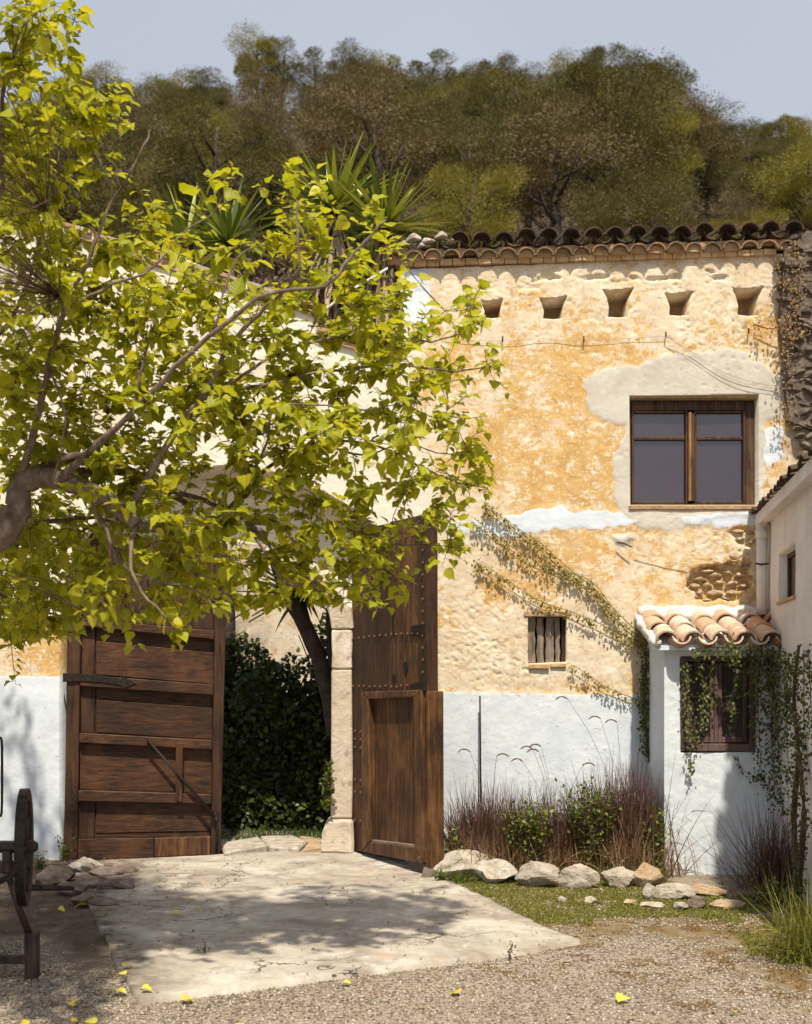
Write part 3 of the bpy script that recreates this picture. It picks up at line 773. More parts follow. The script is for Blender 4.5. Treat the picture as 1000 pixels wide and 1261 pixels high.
# ------------------------------------------------------------------ small boarded window
w2 = root('boarded_window', 'small square opening filled with uneven grey boards, above the white band', 'window', (FX(674), FD+.1, FZ(816)))
xs = [650.5, 660, 662.5, 671, 673.5, 683, 685, 691, 693, 697.5]
for k in range(5):
    a, b = xs[2*k], xs[2*k+1]
    x0, x1 = FX(a), FX(b); zs = np.linspace(FZ(816), FZ(760), 9); bm = bmesh.new()
    L = []; R = []
    for z in zs: L.append((x0+rnd.uniform(-.006,.006), z)); R.append((x1+rnd.uniform(-.006,.006), z))
    d = .07+0.015*(k % 2)
    prism_bm([(x, FD+d, z) for x, z in L]+[(x, FD+d, z) for x, z in R[::-1]], [(x, FD+d+.03, z) for x, z in L]+[(x, FD+d+.03, z) for x, z in R[::-1]], bm)
    bmobj('board', bm, WOOD_G if k < 4 else WOOD_V, w2)
fbox('backing', 648, 700, 756, 818, .135, .15, DARKIN, w2, 0)
fbox('sill_brick', 651, 676, 817.5, 824, -.03, .12, BRICKM, farm, 0.008); fbox('sill_brick', 677.5, 697, 816.5, 822, -.02, .12, BRICKM, farm, 0.008)
fbox('window_lintel', 645, 702, 753, 759.5, -.012, .12, MORTAR, farm, 0.006)

# stones in the broken patch and the lower cavity
def rock_mesh(name, sx, sy, sz, seed, sub=2, rough=0.22, flat=0.0):
    r = random.Random(seed); bm = bmesh.new(); bmesh.ops.create_icosphere(bm, subdivisions=sub, radius=1)
    ox, oy = r.uniform(0,50), r.uniform(0,50)
    pl = [(Vector((r.uniform(-1,1), r.uniform(-1,1), r.uniform(-1,1))).normalized(), r.uniform(.60,.88)) for _ in range(14)]
    for v in bm.verts:
        c = v.co.copy()
        for nn, dd in pl:
            q = c.dot(nn)
            if q > dd: c -= nn*(q-dd)
        n = float(fbm(np.array(c.x*1.6+c.z*.9+ox), np.array(c.y*1.6+c.z*1.3+oy), seed % 97, 6))-.5
        c *= 1+rough*2*n
        if c.z < -flat: c.z = -flat+(c.z+flat)*.3
        v.co = Vector((c.x*sx, c.y*sy, c.z*sz))
    me = bpy.data.meshes.new(name); bm.to_mesh(me); bm.free(); return me
chips = [rock_mesh('stone', 1, 1, 1, 300+i, 1, .18) for i in range(6)]
for me in chips: me.materials.append(RUBBLE)
gchips = [rock_mesh('stone', 1, 1, 1, 320+i, 2, .18) for i in range(6)]
for me in gchips: me.materials.append(GREYRUB)
def stone_part(px, py, Y, w, h, d, parent, meshes, rot=0.15, name='stone'):
    me = meshes[rnd.randrange(len(meshes))]
    o = bpy.data.objects.new(name, me); col.objects.link(o); o.parent = parent
    o.location = Vector(P(px, py, Y)-wl_of(parent)); k = Y/FOC
    o.scale = (w*k/2*1.12, d, h*k/2*1.12); o.rotation_euler = (rnd.uniform(-.2,.2), rnd.uniform(-rot,rot), 0)
    return o
for px, py, ww, hh in [(870,704,20,8),(888,697,18,8),(905,694,17,9),(921,700,16,9),(862,714,18,8),(880,709,17,9),(897,706,15,7),(912,709,17,9),(925,714,11,9),(855,722,14,8),
                       (871,721,16,9),(886,718,14,7),(900,719,17,8),(916,722,16,8),(880,731,26,11),(862,731,13,8),(901,730,15,7),(914,732,12,7),(893,738,14,5),(870,739,12,5)]:
    stone_part(px, py, FD+.055, ww, hh, .045, farm, chips)
for px, py, ww, hh in [(908,655,18,8),(924,657,14,8),(912,665,14,7),(926,668,12,8)]:
    stone_part(px, py, FD+.02, ww, hh, .03, farm, chips)
# stones that stand proud of the thin plaster left of the boarded window
for py in range(762, 850, 9):
    for px in range(548, 645, 15):
        if rnd.random() < 0.42:
            o = stone_part(px+rnd.uniform(-4,4), py+rnd.uniform(-2,2), FD+.028, rnd.uniform(11,17), rnd.uniform(6,9), .03, farm, chips)
ch_l = m_stone('limewashed_stone', (0.56,0.47,0.34), (0.68,0.60,0.47), (0.76,0.70,0.60), 12)
lch = []
for me in chips: c = me.copy(); c.materials.clear(); c.materials.append(ch_l); lch.append(c)
for o in [o for o in farm.children if o.name.startswith('stone') and o.location.z+wl_of(farm)[2] < FZ(752)]:
    o.data = lch[rnd.randrange(6)]

# ------------------------------------------------------------------ tiles
def tile_mesh(name, m, L=0.42, r0=0.082, r1=0.068, th=0.013, seg=8, arc=math.pi*0.94):
    V = []; F = []; ns = 3
    for j in range(ns+1):
        y = L*j/ns; r = r0+(r1-r0)*j/ns
        for rr in (r, r-th):
            for k in range(seg+1):
                a = math.pi/2+arc/2-arc*k/seg
                V.append((rr*math.cos(a), y, rr*math.sin(a)*0.95))
    n = seg+1
    for j in range(ns):
        b = j*2*n; c = (j+1)*2*n
        for k in range(seg):
            F.append((b+k, b+k+1, c+k+1, c+k)); F.append((b+n+k+1, b+n+k, c+n+k, c+n+k+1))
        F.append((b+n, b, c, c+n)); F.append((b+n-1, b+2*n-1, c+2*n-1, c+n-1))
    for k in range(seg):
        F.append((k+1, k, n+k, n+k+1)); e = ns*2*n; F.append((e+k, e+k+1, e+n+k+1, e+n+k))
    me = bpy.data.meshes.new(name); me.from_pydata(V, [], F); me.materials.append(m)
    me.polygons.foreach_set('use_smooth', np.ones(len(F), bool))
    me.set_sharp_from_angle(angle=math.radians(40)); return me
def put(name, me, parent, loc, rot=(0,0,0), sc=(1,1,1), label=None):
    o = bpy.data.objects.new(name, me); col.objects.link(o); o.parent = parent
    o.location = Vector(np.array(loc)-wl_of(parent)); o.rotation_euler = rot; o.scale = sc
    if label: o['label'] = label
    return o
te = tile_mesh('eave_tile', TILE_E, 0.40, 0.080, 0.070); td = tile_mesh('roof_tile', TILE_D, 0.42, 0.088, 0.074)
mort = bpy.data.meshes.new('mortar_plug')
bm = bmesh.new(); pts = [(0.070*math.cos(a), 0.066*math.sin(a)) for a in np.linspace(0.03, math.pi-.03, 9)]
prism_bm([(x, 0, z) for x, z in pts], [(x, .05, z) for x, z in pts], bm); bm.to_mesh(mort); bm.free(); mort.materials.append(MORTAR)
for i in range(22):
    px = 487+i*23.1; x = (px-500)/FOC*9.87; zb = EYE+(HOR-(318-i*0.72))/FOC*9.87
    yj = rnd.uniform(-.02,.02)
    o = put('eave_tile', te, farm, (x, 9.905+yj, zb+rnd.uniform(-.006,.006)), (math.radians(3), rnd.uniform(-.09,.09), rnd.uniform(-.04,.04)))
    if rnd.random() < .85: put('mortar_plug', mort, farm, (x, 9.93+yj+rnd.uniform(0,.03), zb), (rnd.uniform(-.15,.1),0,0))
for i in range(17):
    px = 566+i*27.4-27.4; x = (px-500)/FOC*9.9; zb = EYE+(HOR-(300-(px-500)*0.033))/FOC*9.9
    if i == 0: continue
    put('roof_tile', td, farm, (x, 9.89+rnd.uniform(-.03,.03), zb+rnd.uniform(-.012,.012)), (math.radians(13), rnd.uniform(-.1,.1), rnd.uniform(-.06,.06)))
pan = tile_mesh('pan_tile', TILE_D, 0.42, 0.082, 0.09)
for i in range(17):
    px = 553+i*27.4-27.4; x = (px-500)/FOC*9.86; zb = EYE+(HOR-(296-(px-500)*0.033))/FOC*9.86
    put('pan_tile', pan, farm, (x, 9.94, zb+.02), (math.radians(13), math.pi+rnd.uniform(-.1,.1), 0))
# brick course under the tiles
for i in range(30):
    x0 = 494+i*15.9; x1 = x0+15.2
    if x1 > 968: break
    y0 = 321.5-(x0-494)*0.030; j = rnd.uniform(-.006,.006)
    box('eave_brick', FX(x0), FX(x1), FD-.035+j, FD+.25, FZ(y0+7.5+rnd.uniform(-.4,.4)), FZ(y0), BRICKM, farm, 0.004)
# bed of mortar between the courses, pale lumps at the left end
fr = [(FX(490), FD-.04, FZ(318)), (FX(985), FD-.04, FZ(303)), (FX(985), FD-.04, FZ(296)), (FX(490), FD-.04, FZ(310))]
bmobj('mortar_bed', prism_bm(fr, [(x, FD+.4, z) for x, y, z in fr]), MORTAR, farm)
lump = [rock_mesh('stone', 1, 1, 1, 340+i, 2, .2) for i in range(3)]
for me in lump: me.materials.append(LIMESTONE)
for px, py, ww, hh in [(508,296,20,16),(528,299,18,11),(543,293,16,14),(497,303,12,12),(519,305,14,9),(555,300,12,9)]:
    stone_part(px, py, 9.95, ww, hh, .08, farm, lump)
# roof plane behind (corrugated)
ru, rv = np.meshgrid(np.linspace(FX(486), FX(1060), 180), np.linspace(0, 1, 6))
rz = FZ(308)-(ru-FX(486))*0.0 + (ru-FX(486))*0.030+0.03*np.abs(np.sin((ru)*math.pi/.19)) + rv*0.8
ii = np.arange(ru.size).reshape(ru.shape)
RF = np.stack([ii[:-1,:-1].ravel(), ii[:-1,1:].ravel(), ii[1:,1:].ravel(), ii[1:,:-1].ravel()], 1)
obj('roof', np.stack([ru, 10.15+rv*3.4, rz], -1).reshape(-1,3), RF, TILE_E, farm)
obj('roof', np.stack([ru, 13.55+rv*3.6, rz[::-1]-0.0], -1).reshape(-1,3), RF, TILE_E, farm)

# rough stone corner at the far right of the house
but = root('rubble_corner', 'dark mossy rubble stone wall end above the annex roof, at the right of the eaves', 'wall', (FX(1010), 9.9, 0))
fr = [(FX(968),9.93,FZ(520)),(FX(1075),9.93,FZ(560)),(FX(1075),9.93,FZ(284)),(FX(990),9.93,FZ(288)),(FX(962),9.93,FZ(318)),(FX(958),9.93,FZ(400))]
bmobj('core', prism_bm(fr, [(x, 10.3, z) for x, y, z in fr]), GREYRUB, but)
py = 292
while py < 560:
    px = 962+6*math.sin(py*.05)+max(0, (py-400)*.10)+rnd.uniform(-5,3)
    while px < 1060:
        ww = rnd.choice([9,12,16,22,27])*rnd.uniform(.85,1.15); hh = rnd.uniform(7,17)
        o = stone_part(px+ww/2, py+rnd.uniform(-4,4), 9.95+rnd.uniform(-.02,.03), ww*1.05, hh, .06, but, gchips, 0.7)
        px += ww*.86
    py += 9.5
# ------------------------------------------------------------------ hut with tiled lean-to roof
HY = 9.34; hx0 = 2.0625
def hz(py, Y=HY): return EYE+(HOR-py)/FOC*Y
def hX(px, Y=HY): return (px-500)/FOC*Y
hut = root('lean_to_hut', 'small whitewashed lean-to with a terracotta tile roof against the farmhouse', 'hut', (2.5, 9.6, 0))
HW = [(837.5,808),(930,808),(930.5,926),(838,927)]
def hutw(u, v, d): return np.stack([hX(u), HY+d, hz(v)], -1)
V, F, at = sheet(818, 1010, 793, 1090, 2.0, [(818.2,794),(1008,794),(1008,1089),(818.2,1089)], [(HW,.16)], hutw,
                 lambda u, v: (0.012*(fbm(u/30, v/30, 61, 4)-.5)+0.006*(fbm(u/6, v/6, 62, 3)-.5))*np.clip((u-818.2)/4,0,1), {}, skirt=0.2)
obj('front_wall', V, F, WHITE, hut, smooth=True)
# side wall, its head sloping up to the back
sv, sd = np.meshgrid(np.linspace(0, 1, 60), np.linspace(HY, 10.03, 24))
zt = hz(794)+(sd-HY)*0.30
Vs = np.stack([hx0+0.008*(fbm(sd*5, sv*8, 63, 3)-.5)*((sd-HY)*6).clip(0,1), sd, sv*zt-.01], -1).reshape(-1,3)
ii = np.arange(sv.size).reshape(sv.shape)
obj('side_wall', Vs, np.stack([ii[:-1,:-1].ravel(), ii[1:,:-1].ravel(), ii[1:,1:].ravel(), ii[:-1,1:].ravel()], 1), WHITE, hut, smooth=True)
# window
hw = root('hut_window', 'dark wooden casement window of the white lean-to, half screened by ivy', 'window', (hX(884), HY+.1, hz(927)))
def hbox(name, x0, x1, y0, y1, d0, d1, m, par, bw=0.004): return box(name, hX(x0), hX(x1), HY+d0, HY+d1, hz(y1), hz(y0), m, par, bw)
WOOD_P = m_wood('faded_purple_brown_wood', (0.035,0.020,0.018), (0.10,0.062,0.054), (0.19,0.13,0.115), 'z')
hbox('frame', 838.5, 844, 809, 925, -.012, .12, WOOD_P, hw); hbox('frame', 923.5, 930, 809, 925, -.012, .12, WOOD_P, hw)
hbox('frame', 844.2, 923.3, 809, 815, .0, .12, WOOD_P, hw); hbox('frame', 844.2, 923.3, 916, 925, -.012, .12, WOOD_P, hw)
for a, b in ((846,881),(886,922)):
    hbox('casement_stile', a, a+5, 816, 915, .04, .09, WOOD_P, hw); hbox('casement_stile', b-5, b, 816, 915, .04, .09, WOOD_P, hw)
    hbox('casement_rail', a+5.2, b-5.2, 816, 821, .045, .09, WOOD_P, hw); hbox('casement_rail', a+5.2, b-5.2, 908, 915, .045, .09, WOOD_P, hw)
    hbox('glazing_bar', a+5.2, b-5.2, 857, 859.5, .05, .08, WOOD_P, hw)
    hbox('pane', a+4, b-4, 820, 909, .07, .075, CURTAIN, hw, 0)
hbox('mullion', 881.3, 885.7, 816, 915, .03, .10, WOOD_P, hw)
hbox('backing', 836, 932, 806, 928, .145, .155, DARKIN, hw, 0)
# roof
fr = [(hx0-.10, 9.26, hz(801, 9.2)), (3.55, 9.26, hz(801, 9.2)), (3.55, 9.26, hz(794, 9.2)), (hx0-.10, 9.26, hz(794, 9.2))]
bk = [(x, 10.05, z+.26) for x, y, z in fr]
bmobj('roof_slab', bevel(prism_bm(fr, bk), .004), WHITE, hut)
th = tile_mesh('cover_tile', TILE_R, 0.34, 0.092, 0.078, 0.014); tp = tile_mesh('pan_tile', TILE_R, 0.34, 0.078, 0.09, 0.014)
rz0 = hz(796, 9.2); slope = math.atan(.26/.85)
for c in range(8):
    for r_ in range(3):
        y = 9.20+r_*0.27; z = rz0+(y-9.2)*math.tan(slope)+.012+rnd.uniform(-.006,.006)+.012
        x = hx0+.0+c*0.205
        put('cover_tile', th, hut, (x+rnd.uniform(-.012,.012), y+rnd.uniform(-.02,.02), z+0.012), (slope-.03, rnd.uniform(-.06,.06), rnd.uniform(-.09,.03)))
        put('pan_tile', tp, hut, (x+.1025, y-.02, z+.058), (slope-.03, math.pi+rnd.uniform(-.04,.04), 0))
# white mortar haunch at the left verge and along the wall
hm = m_white('lime_mortar', (0.62,0.60,0.56), (0.74,0.72,0.68), (0.4,0.33,0.25), .6)
V, F = tube([(hx0-.08+rnd.uniform(-.008,.008), 9.24+.04*i, rz0+.025+.04*i*math.tan(slope)+rnd.uniform(-.006,.006)) for i in range(20)], [.032+.012*rnd.random() for _ in range(20)], 10, jit=.16)
obj('verge_mortar', [tuple(v) for v in V], F, hm, hut, smooth=True)
V, F = tube([(hx0-.08+.1*i, 9.985, rz0+.31+.02*math.sin(i*3.05)+rnd.uniform(-.01,.01)) for i in range(16)], [.045+.02*rnd.random() for _ in range(16)], 8, jit=.15)
obj('wall_mortar', [tuple(v) for v in V], F, hm, hut, smooth=True)
V, F = tube([(hx0+.1*i, 9.93, rz0+.275+.015*math.sin(i*3.05)) for i in range(12)], [.03+.015*rnd.random() for _ in range(12)], 8, jit=.15)
obj('wall_mortar', [tuple(v) for v in V], F, hm, hut, smooth=True)

# ------------------------------------------------------------------ annex on the right
AX, AY = 3.085, 10.0; ad = np.array([-0.167, -1.0]); ad /= np.linalg.norm(ad); an = np.array([-ad[1]*-1, ad[0]*-1]); an = np.array([ad[1], -ad[0]])   # outward normal, to the left
if an[0] > 0: an = -an
ann = root('annex_house', 'dusty white house wall at the right edge with one tiny deep window', 'house', (3.3, 8.6, 0))
def anw(u, v, d):       # u metres towards the camera, v height, d depth into the wall
    return np.stack([AX+ad[0]*u-an[0]*d, AY+ad[1]*u-an[1]*d, v+0*d], -1)
apl = Plane((AX, AY), (AX+ad[0], AY+ad[1]))
def a_uv(px, py):
    p = apl.at(px, py); return ((p[:2]-np.array([AX, AY])) @ ad, p[2])
aw = [a_uv(959,683), a_uv(979.5,670), a_uv(979.5,733), a_uv(959,742)]
V, F, at = sheet(-0.02, 4.0, -0.02, 3.0, 0.03, None, [(aw,.10)], anw, lambda u, v: 0.014*(fbm(u*4, v*4, 71, 4)-.5), {})
obj('wall', V, F, HOUSEWHITE, ann, smooth=True)
u0, u1 = aw[0][0], aw[1][0]; v0, v1 = aw[3][1], aw[0][1]
def abox(name, ua, ub, va, vb, d0, d1, m, par, bw=.003):
    f = [anw(np.array(a), np.array(b), np.array(d0)) for a, b in ((ua,va),(ub,va),(ub,vb),(ua,vb))]
    k = [anw(np.array(a), np.array(b), np.array(d1)) for a, b in ((ua,va),(ub,va),(ub,vb),(ua,vb))]
    return bmobj(name, bevel(prism_bm(f, k), bw), m, par)
aw_r = root('tiny_window', 'tiny square window deep in the dusty white wall at the right edge', 'window', anw(np.array((u0+u1)/2), np.array(v0), np.array(.15)))
abox('pane', u0-.02, u1+.02, v0-.02, v1+.02, .085, .095, CURTAIN, aw_r, 0)
for a, b in ((u0, u0+.035), (u1-.035, u1)): abox('frame', a, b, v0, v1, .065, .084, WOOD_D, aw_r)
abox('frame', u0+.036, u1-.036, v1-.035, v1, .065, .084, WOOD_D, aw_r)
abox('sill_tile', u0-.02, u1+.03, v0-.02, v0+.004, -.02, .064, BRICKM, ann)
# eaves: white fascia, overhang and the thin edges of the roof tiles
def along(u, out_, z): return np.array([AX+ad[0]*u+an[0]*out_, AY+ad[1]*u+an[1]*out_, z])
zs0 = 2.86
f = [along(-.0, .10, zs0), along(4, .10, zs0), along(4, .10, zs0+.10), along(0, .10, zs0+.10)]
k = [along(-.0, -.6, zs0+.10), along(4, -.6, zs0+.10), along(4, -.6, zs0+.28), along(0, -.6, zs0+.28)]
bmobj('eaves_board', bevel(prism_bm(f, k), .006), HOUSEWHITE, ann)
ta = tile_mesh('roof_tile', TILE_D, .40, .085, .072, .013)
for i in range(20):
    u = .06+i*.2; p = along(u, .14+rnd.uniform(-.02,.02), zs0+.085)
    put('roof_tile', ta, ann, p, (math.radians(12), rnd.uniform(-.08,.08), math.atan2(-an[1], -an[0])-math.pi/2), (1,1,.55))
f = [along(0, -.1, zs0+.17), along(4, -.1, zs0+.17), along(4, -.1, zs0+.2), along(0, -.1, zs0+.2)]
k = [along(0, -3, zs0+.8), along(4, -3, zs0+.8), along(4, -3, zs0+.83), along(0, -3, zs0+.83)]
bmobj('roof', prism_bm(f, k), TILE_E, ann)
f = [along(4, 0, 0), along(4, 0, zs0), along(4, -3, zs0), along(4, -3, 0)]
bmobj('end_wall', prism_bm(f, [p+np.array([ad[0], ad[1], 0])*.2 for p in f]), HOUSEWHITE, ann)
# downpipe
dp = root('downpipe', 'old white drainpipe between the ochre wall and the annex eaves', 'pipe', P(938, 757, 9.84))
tube_obj('pipe', [P(938,757,9.84), P(938,720,9.84), P(938,690,9.84), P(938,656,9.84)], [.043,.043,.044,.043], PIPEW, dp, 14, .01)
tube_obj('collar', [P(938,663,9.84), P(938,652,9.84)], [.050,.052], PIPEW, dp, 14)
tube_obj('elbow', smooth_path([P(938,654,9.84), P(938,648,9.84), P(942,642,9.84)], 3), .047, PIPEW, dp, 12)
tube_obj('bracket', [P(930,694,9.80), P(938,695,9.78), P(946,694,9.82)], .008, IRON, dp, 6)

# ------------------------------------------------------------------ left door leaf (rails and boards face us)
L0 = (-2.946, 10.10); L1 = (-1.64, 10.33)
pl = Plane(L0, L1)
ld = root('gate_leaf', 'closed left leaf of the gate, dark ledged boards with strap hinge and diagonal iron bar', 'door', (L0[0], L0[1], 0))
LX = lambda y, a, b: a+(b-a)*(y-784)/(1050-784)      # x drifts with height as the old leaf leans
sl = lambda y: LX(y, 84, 80); sr = lambda y: LX(y, 100.5, 96); rl = lambda y: LX(y, 264, 259.5); rr = lambda y: LX(y, 277.5, 271.5)
pl.piece('stile', [(sl(650),650),(sr(650),655),(sr(1056),1056),(sl(1058),1058)], 0, .075, WOOD_V, ld, .006)
pl.piece('stile', [(rl(668),668),(rr(668),671),(rr(1052),1052),(rl(1053),1053)], 0, .075, WOOD_V, ld, .006)
rails = [(762,771.5,777,788),(831,845,843,856),(902,914,911,922.5),(972,985.5,977,989)]
g = .4
for a, b, c, d in rails:
    pl.piece('rail', [(sr(a)+g,a),(rl(c)-g,c),(rl(d)-g,d),(sr(b)+g,b)], 0, .088, WOOD_H, ld, .007)
xm = 190
pl.piece('rail', [(sr(1032)+g,1032),(xm,1031),(xm,1056),(sr(1057)+g,1057)], 0, .06, WOOD_H, ld, .006)
pl.piece('rail', [(xm+.6,1031),(rl(1029)-g,1029),(rl(1051)-g,1051),(xm+.6,1054)], 0, .066, WOOD_R, ld, .006, label='newer reddish half of the bottom rail')
bays = [(771.5,788,831,843),(845,856,902,911),(914,922.5,972,977),(985.5,989,1032,1030)]
for n_, (a, c, b, d) in enumerate(bays):
    yl0, yr0, yl1, yr1 = a+.3, c+.3, b-.3, d-.3
    xs_ = sr((a+b)/2)+g; xe = rl((c+d)/2)-g; xv = 118 if n_ != 2 else None
    if xv:
        pl.piece('board', [(xs_,yl0),(xv-.6,yl0+(yr0-yl0)*.1),(xv-1.5,yl1+(yr1-yl1)*.1),(xs_-.6,yl1)], 0, .022, WOOD_V, ld, .003)
    x0 = (xv or xs_-.6)+.6
    f1 = .42 if n_ < 2 else .5
    ym0, ym1 = yl0+(yl1-yl0)*f1, yr0+(yr1-yr0)*f1
    if n_ == 2:
        pl.piece('board', [(x0,yl0),(xe,yr0),(xe,yr1),(x0,yl1)], 0, .016, WOOD_H, ld, .003)
    elif n_ == 3:
        pl.piece('board', [(x0,yl0),(xe,yr0),(xe,yr1-7),(x0,yl1-6)], 0, .016, WOOD_H, ld, .003)
        pl.piece('board', [(x0,yl1-5.4),(xe,yr1-6.4),(xe,yr1),(x0,yl1)], 0, .006, WOOD_H, ld, .002)
    else:
        pl.piece('board', [(x0,yl0),(xe,yr0),(xe,ym1-8),(x0,ym0-8)], 0, .012, WOOD_H, ld, .002)
        pl.piece('board', [(x0,ym0-7.4),(xe,ym1-7.4),(xe,yr1),(x0,yl1)], 0, .022, WOOD_H, ld, .004)
for k in range(6):      # upright planks above the top rail
    a = 101.5+k*(162/6); b = a+162/6-.8
    pl.piece('board', [(a+1.5,656+(a-100)*.07),(b+1.5,656+(b-100)*.07),(b,761.5+(b-100)*.091),(a,761.5+(a-100)*.091)], 0, .02, WOOD_V, ld, .003)
pl.piece('back_boards', [(sl(652)+1,654),(rr(670)-1,672),(rr(1050)-1,1050),(sl(1054)+1,1054)], -.05, -.003, WOOD_V, ld, .002)
# strap hinge with a pointed end
pl.piece('strap_hinge', [(79,829),(100,829.5),(128,832),(150,836),(153,833),(168,841.5),(152,848),(149,843.5),(125,840),(100,838.5),(79,840)], .089, .098, IRON, ld, .001)
bm = bmesh.new()
for px_, py_ in [(88,834),(97,834),(106,834.5),(115,835.5),(124,836.5),(134,838),(144,840),(157,841)]+[(90,974+i*8.5) for i in range(8)]:
    p = pl.at(px_, py_)+pl.n*(.094 if py_ < 900 else .075); bmesh.ops.create_icosphere(bm, subdivisions=1, radius=.009, matrix=Matrix.Translation(Vector(p)))
bmobj('nail_heads', bm, IRON, ld, kind='stuff')
p0 = pl.at(181.5,909)+pl.n*.115; p1 = pl.at(265,1004)+pl.n*.135
tube_obj('iron_bar', [p0, p1], [.011,.016], IRON, ld, 6)
pl.piece('batten', [(217,914),(225.5,914.5),(225,986),(216.5,985)], .089, .115, WOOD_V, ld, .004)
tube_obj('latch', [pl.at(265,1000)+pl.n*.09, pl.at(268,1020)+pl.n*.085, pl.at(266,1052)+pl.n*.085], [.012,.012,.01], IRON, ld, 6)
pl.piece('lock_plate', [(262,996),(270,998),(269,1008),(261,1006)], .076, .092, IRON, ld, .002)

# ------------------------------------------------------------------ right door leaf, swung open towards us
R0 = (-0.482, 10.37); R1 = (0.158, 9.17)
pr = Plane(R0, R1)
rd = root('gate_leaf', 'tall open right leaf of the gate, studded planks with framed wicket panel below', 'door', (R0[0], R0[1], 0))
yt = lambda x: 655-(x-433)*.245; yb = lambda x: 1046+(x-433)*.20
px_ = 433.5; k = 0
edges = [433.5,447,463,480,499,514,524]
for a, b in zip(edges[:-1], edges[1:]):
    cut = a >= 447 and b <= 514.5
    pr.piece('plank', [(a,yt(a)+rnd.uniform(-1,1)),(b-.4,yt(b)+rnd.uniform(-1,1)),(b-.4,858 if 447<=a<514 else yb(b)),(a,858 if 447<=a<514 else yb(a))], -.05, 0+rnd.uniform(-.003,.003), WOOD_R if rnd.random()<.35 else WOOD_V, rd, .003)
ye = lambda x: 1046+(x-433)*.20
# wicket frame and recessed panel
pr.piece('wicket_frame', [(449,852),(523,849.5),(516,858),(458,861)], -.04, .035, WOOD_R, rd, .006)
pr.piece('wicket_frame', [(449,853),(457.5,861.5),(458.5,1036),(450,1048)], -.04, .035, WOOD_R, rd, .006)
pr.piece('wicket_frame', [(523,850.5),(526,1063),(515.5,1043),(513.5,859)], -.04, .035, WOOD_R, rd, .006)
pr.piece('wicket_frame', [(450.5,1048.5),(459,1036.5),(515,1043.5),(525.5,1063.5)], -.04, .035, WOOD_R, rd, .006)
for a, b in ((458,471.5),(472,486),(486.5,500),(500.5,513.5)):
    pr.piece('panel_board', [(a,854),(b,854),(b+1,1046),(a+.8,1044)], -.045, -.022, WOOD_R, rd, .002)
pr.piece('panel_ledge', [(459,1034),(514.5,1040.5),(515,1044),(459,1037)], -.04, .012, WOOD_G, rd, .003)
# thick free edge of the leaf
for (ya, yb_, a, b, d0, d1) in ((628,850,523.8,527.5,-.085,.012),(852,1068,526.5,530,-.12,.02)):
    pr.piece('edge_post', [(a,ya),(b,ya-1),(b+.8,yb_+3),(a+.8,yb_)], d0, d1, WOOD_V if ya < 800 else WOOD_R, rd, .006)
pr.piece('back_frame', [(436,665),(522,640),(523,848),(436,850)], -.085, -.052, WOOD_V, rd, .002)
pr.piece('back_frame', [(436,852),(447,852),(448,1044),(436,1044)], -.085, -.052, WOOD_V, rd, .002)
pr.piece('back_frame', [(449,862),(523,862),(524,1050),(449,1044)], -.085, -.052, WOOD_V, rd, .002)
bm = bmesh.new()
def stud(x, y):
    bmesh.ops.create_icosphere(bm, subdivisions=1, radius=.0135, matrix=Matrix.Translation(Vector(pr.at(x, y)+pr.n*.006)))
for y0, s_, n_ in ((676,-.22,12),(716,-.12,13),(786,-.08,13),(846,-.02,13)):
    for i in range(n_): x = 436+i*(86/n_)+rnd.uniform(-.6,.6); stud(x, y0+(x-433)*s_+rnd.uniform(-1,1))
for y in range(648, 846, 15): stud(521.5, y)
for y in (900,910,920,960,975,1010): stud(438, y); stud(445, y+1)
bmobj('studs', bm, STUD, rd, kind='stuff')
pr.piece('lock_plate', [(507,771),(524,768),(524,781),(507,783)], .002, .012, IRON, rd, .001)
pr.piece('lock_plate', [(507,843),(524,838),(525,851),(507,852)], .004, .02, IRON, rd, .001)
pr.piece('keyhole', [(498,816),(502,815),(503,820),(502,829),(498.5,829),(497.5,820)], .002, .006, DARKIN, rd, 0)
pr.piece('keyhole', [(483,832),(487,831),(486,842),(484,842)], .002, .006, DARKIN, rd, 0)
pr.piece('wood_crack', [(483,752),(486,750),(485,775),(487,785),(484,784),(483,770)], .002, .004, DARKIN, rd, 0)
ps = P(530,1072,9.05)
V, F = tube([P(527,1088,9.1), P(531,1070,9.1)], [.07,.055], 9, jit=.12)
tag(obj('pivot_stone', [tuple(v) for v in V], F, DARKST), 'rough dark stone block under the free end of the open door', 'stone')

# ------------------------------------------------------------------ stones on the ground
def ground_rock(px, py, wpx, hpx, label, m, seed, depth=.8, name='border_rock', group=None, sub=3, rg=.2):
    g_ = G(px, py); k_ = g_[1]/FOC; sx = wpx*k_/2*1.36; sz = hpx*k_/2*1.3
    me = rock_mesh(name, sx, sx*depth, sz, seed, sub+1, rg*1.25, .6); me.materials.append(m)
    o = bpy.data.objects.new(name, me); col.objects.link(o); o.location = (g_[0], g_[1]+sx*depth*.5, sz*.62)
    o.rotation_euler = (0, 0, rnd.uniform(-.3,.3))
    return tag(o, label, 'rock', group)
GR = 'rocks edging the flower bed'
ground_rock(572,1084,66,32,'long low pale boulder beside the open door, first of the bed edging', LIMESTONE, 11, .55, group=GR)
ground_rock(610,1088,42,28,'rounded pale boulder against the right end of the long boulder', LIMESTONE, 12, .6, group=GR)
ground_rock(661,1093,46,30,'pointed pale boulder, alone with grass gaps on both sides, bed edging', LIMESTONE, 13, .6, group=GR)
ground_rock(714,1093,40,27,'squared pale block with a flat top in the middle of the bed edging', LIMESTONE, 24, .6, group=GR)
ground_rock(762,1093,38,25,'grey squarish block to the right of the flat topped block', LIMESTONE, 15, .6, group=GR)
ground_rock(798,1092,38,28,'small brown stone half hidden in weeds by the lean-to corner', RUBBLE, 16, .6, group=GR)
